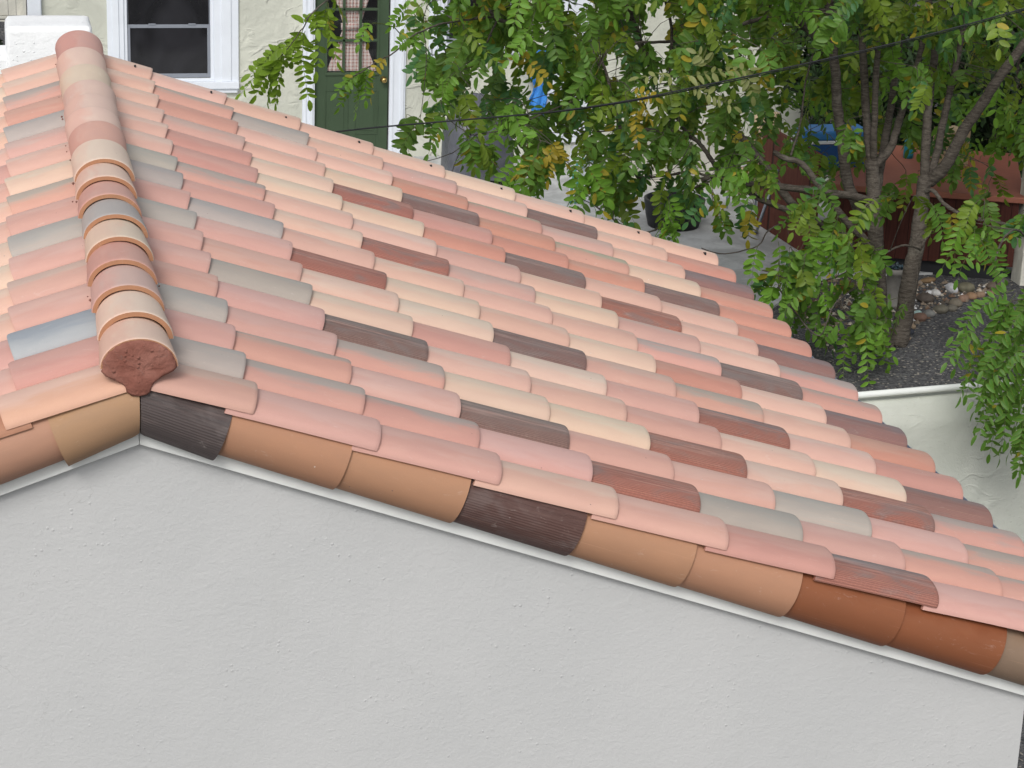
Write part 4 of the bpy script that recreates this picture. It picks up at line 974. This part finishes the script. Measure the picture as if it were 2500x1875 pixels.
# big drooping sprays at the right edge and beside the trunks
for a in ((2476, 708, 2352, 806, 9), (2480, 715, 2378, 905, 11), (2510, 745, 2400, 905, 10), (2505, 770, 2440, 900, 9), (2520, 850, 2398, 985, 10), (2515, 870, 2450, 1000, 9), (2500, 900, 2385, 1062, 11), (2520, 930, 2425, 1060, 10),
          (2480, 930, 2452, 1075, 9), (2520, 990, 2462, 1110, 9), (2510, 1010, 2486, 1165, 10), (2530, 1020, 2500, 1130, 8), (2470, 730, 2430, 840, 8), (2535, 700, 2490, 850, 9), (2400, 815, 2332, 900, 7), (2392, 840, 2345, 968, 8),
          (2500, 800, 2415, 960, 9), (2525, 900, 2480, 1040, 9), (2470, 860, 2400, 1000, 9), (2530, 780, 2500, 940, 9), (2455, 1000, 2440, 1120, 7)):
    for rp_ in range(2): o1, o2 = (rng.uniform(-22, 22, 2) if rp_ else (0, 0)); hleaf(a[0]+o1, a[1]+o2, a[2]+o1*1.2, a[3]+o2, 8.6+rng.uniform(-.2, .2), a[4], .094, 'rimmed', rng.uniform(-.1, .1), 1.0, thin=.82)
for a in ((2112, 788, 2122, 972, 9), (2118, 800, 2165, 900, 6), (2080, 790, 2060, 935, 8), (2150, 780, 2168, 890, 5), (1968, 560, 1975, 720, 8), (1990, 565, 2010, 690, 6), (2062, 560, 2078, 672, 6), (2040, 570, 2030, 690, 6), (1900, 590, 1890, 700, 6),
          (1950, 600, 1915, 720, 7), (2320, 545, 2330, 650, 6), (2345, 545, 2300, 655, 6), (2380, 560, 2385, 640, 6), (2395, 560, 2425, 590, 4), (1850, 600, 1835, 700, 6), (2130, 620, 2110, 740, 5)):
    hleaf(*a[:4], 9.5+rng.uniform(-.15, .15), a[4], .086, 'bright', rng.uniform(-.1, .1), .6)
# yellow and olive sprays
for a in ((1352, 372, 1270, 425, 9), (1350, 345, 1338, 440, 9), (1318, 372, 1262, 428, 8), (1345, 345, 1382, 398, 7), (1560, 245, 1585, 290, 5), (1556, 262, 1558, 345, 6), (1300, 146, 1240, 148, 4), (1545, 232, 1600, 240, 4), (1290, 150, 1335, 200, 4)):
    hleaf(*a[:4], 9.5, a[4], .075, 'yellow', 0, 0)
for a in ((1655, 190, 1830, 170, 8), (1680, 205, 1792, 262, 8), (1730, 160, 1700, 130, 4), (1650, 190, 1560, 190, 4), (1810, 170, 1838, 235, 5)):
    hleaf(*a[:4], 9.3, a[4], .085, 'olive', 0, .1)
# density of the crown, one digit per 100 px, x from 1000; top rows out of view, added for shade
DM = ['4445666666666666', '5556777777777777', '6777777777777777', '4888887888888888', '4887767867667667', '3645666654545545', '3457777643333354', '2235677432222333', '0000023312222220',
      '0000000017620220', '0000000007530003', '0000000001260004', '0000000000010003', '0000000000000001']
Ztw = MB(); nleaf = 0
SHIFT = {3: 'x'}
for r_, row in enumerate(DM):
    for c_, ch_ in enumerate(row):
        d = int(ch_); 
        if not d: continue
        x0_, y0_ = 1000+c_*100, -300+r_*100
        nl = d*2.3*(1.0 if r_ < 7 else .85); nl = int(nl)+(rng.random() < nl % 1); k = 0
        while k < nl:
            g_n = min(int(rng.integers(3, 6)), nl-k); k += g_n
            near = (x0_ >= 2400 and y0_ >= 600)
            Y = rng.uniform(8.5, 9.0) if near else (rng.uniform(11.0, 12.6) if (x0_ >= 1900 and 100 <= y0_ < 500 and rng.random() < .8) else (rng.uniform(9.5, 12.3) if y0_ < 400 else rng.uniform(9.4, 10.5)))
            ctr = W(x0_+rng.uniform(0, 100), y0_+rng.uniform(0, 100), Y)
            ang = rng.uniform(0, 6.28); td = np.array([math.cos(ang), math.sin(ang)*.7, rng.uniform(-.7, .1)]); td /= np.linalg.norm(td)
            Ls = rng.uniform(.04, .062)*g_n
            bases = []
            zone = 'rimmed' if near else 'mix'
            if not near and rng.random() < (.30 if x0_ < 1500 else .14): zone = 'bright'
            for q in range(g_n):
                L = rng.uniform(.18, .33); pr = int(rng.integers(4, 7)) if L < .25 else int(rng.integers(6, 9))
                b = ctr+td*Ls*(q/max(g_n-1, 1)-.5)+np.array([0, 0, L*.5+.03])+rng.normal(size=3)*.012; bases.append(b)
                tip = b+L*np.array([rng.normal()*.38+td[0]*.25, rng.normal()*.3, -rng.uniform(.65, 1.0)])
                leaf(b, tip, pr, rng.uniform(.080, .106) if not near else rng.uniform(.078, .092), zone, rng.uniform(.1, .5) if not near else .95, thin=rng.uniform(.92, 1.12) if not near else .85); nleaf += 1
            # twig: through the bases and back to the nearest branch
            b0_ = bases[0]; dd = np.linalg.norm(SKP-b0_, axis=1); kk = int(np.argmin(dd)); P = bases[::-1]
            if dd[kk] < 1.3:
                q_ = SKP[kk]; md = (q_+b0_)/2+rng.normal(size=3)*.05+np.array([0, 0, .04]); P = P+[md, q_]
            if len(P) > 1:
                S = spl(P, 3); Ztw.tube(S, [.0015+.0022*i/len(S) for i in range(len(S))], 4, cap=False)
Ztw.build('twigs', MT['bark'], TR)['kind'] = 'stuff'
mR = mat_plain('leaf_stalk', (.10, .13, .04), .6); RACH.build('leaf_stalks', mR, TR)['kind'] = 'stuff'
V = np.concatenate(LV['v']); Cc = np.concatenate(LV['c']); m = LV['n']
q = []
for i in range(5):
    for j in range(2): a = i*3+j; q.append((a, a+1, a+4, a+3))
q = np.array(q); F = (q[None]+(np.arange(m)*18)[:, None, None]).reshape(-1)
me = bpy.data.meshes.new('crown'); me.vertices.add(len(V)); me.vertices.foreach_set('co', V.astype(np.float32).ravel())
nf = len(F)//4; me.loops.add(len(F)); me.loops.foreach_set('vertex_index', F.astype(np.int32)); me.polygons.add(nf)
me.polygons.foreach_set('loop_start', np.arange(nf, dtype=np.int32)*4)
me.update(calc_edges=True)
ca = me.color_attributes.new('tint', 'FLOAT_COLOR', 'POINT'); ca.data.foreach_set('color', Cc.astype(np.float32).ravel())
ul = me.uv_layers.new(name='UVMap'); uvv = np.stack([np.tile(np.repeat(tt, 3), m)[F], np.tile(T_uvy, m)[F]], 1); ul.data.foreach_set('uv', uvv.astype(np.float32).ravel())
me.polygons.foreach_set('use_smooth', [True]*nf)
link('crown', me, MT['leaf'], TR)
print('LEAVES', nleaf, m)
# ------------------------------------------------------------------ overhead cable
mb = MB(); P = [(820, 322), (930, 310), (1230, 284), (1375, 270), (1550, 243), (1700, 212), (1840, 183), (2100, 125), (2300, 76), (2500, 21), (2700, -40)]
for q_, dyp in enumerate((0, 4.5)):
    if q_ == 0: mb.tube(spl([W(x, y, 9.05) for x, y in P], 4), .0056, 8)
    else: mb.tube(spl([W(x, y+dyp*min(1, max(0, (x-1200)/500)), 9.07) for x, y in P], 4), .0038, 8)
tag(mb.build('overhead_cable', MT['black'], None, True), 'pair of black overhead service cables crossing in front of the tree', 'cable')
# ------------------------------------------------------------------ dense shrubs behind the hot tub
def shrub(name, c, rx, ry, rz, n, col, label):
    t = empty(name, (c[0], c[1], ZG), label=label, cat='shrub', group='shrubs behind the hot tub'); mb = MB()
    for _ in range(n):
        d = rng.normal(size=3); d /= np.linalg.norm(d); rr_ = rng.uniform(.6, 1.05)*(1+.15*math.sin(d[0]*6+c[0])); p = np.array(c)+d*np.array([rx, ry, rz])*rr_
        if p[2] < ZG: continue
        a = rng.normal(size=3); a /= np.linalg.norm(a); b = np.cross(a, d+rng.normal(size=3)*.3); b /= np.linalg.norm(b)+1e-9; s_ = rng.uniform(.05, .085)
        mb.add([p-a*s_, p+b*s_*.4, p+a*s_, p-b*s_*.4], [(0, 1, 2, 3)], int(rng.integers(0, 3)))
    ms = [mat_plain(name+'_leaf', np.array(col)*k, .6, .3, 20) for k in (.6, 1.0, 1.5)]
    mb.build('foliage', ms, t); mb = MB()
    for k in range(3): mb.tube([(c[0]+(k-1)*.06, c[1], ZG), (c[0]+(k-1)*rx*.3, c[1], c[2]), (c[0]+(k-1)*rx*.5, c[1], c[2]+rz*.6)], [.04, .03, .012], 6)
    mb.build('stem', MT['bark'], t)
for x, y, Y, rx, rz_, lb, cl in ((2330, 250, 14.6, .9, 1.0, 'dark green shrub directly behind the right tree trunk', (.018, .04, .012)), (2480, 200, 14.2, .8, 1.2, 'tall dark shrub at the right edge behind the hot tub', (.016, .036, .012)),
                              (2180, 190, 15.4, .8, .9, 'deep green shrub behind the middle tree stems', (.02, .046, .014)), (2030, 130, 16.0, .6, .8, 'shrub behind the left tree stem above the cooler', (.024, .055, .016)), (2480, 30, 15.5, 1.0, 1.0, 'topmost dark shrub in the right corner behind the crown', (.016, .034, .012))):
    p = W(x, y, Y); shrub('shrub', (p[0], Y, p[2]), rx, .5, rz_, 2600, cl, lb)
p = W(-10, 90, 9.0); shrub('shrub', (p[0]-.12, 9.0, p[2]-.1), .16, .2, .3, 500, (.03, .06, .02), 'small dark plant left of the white chimney')
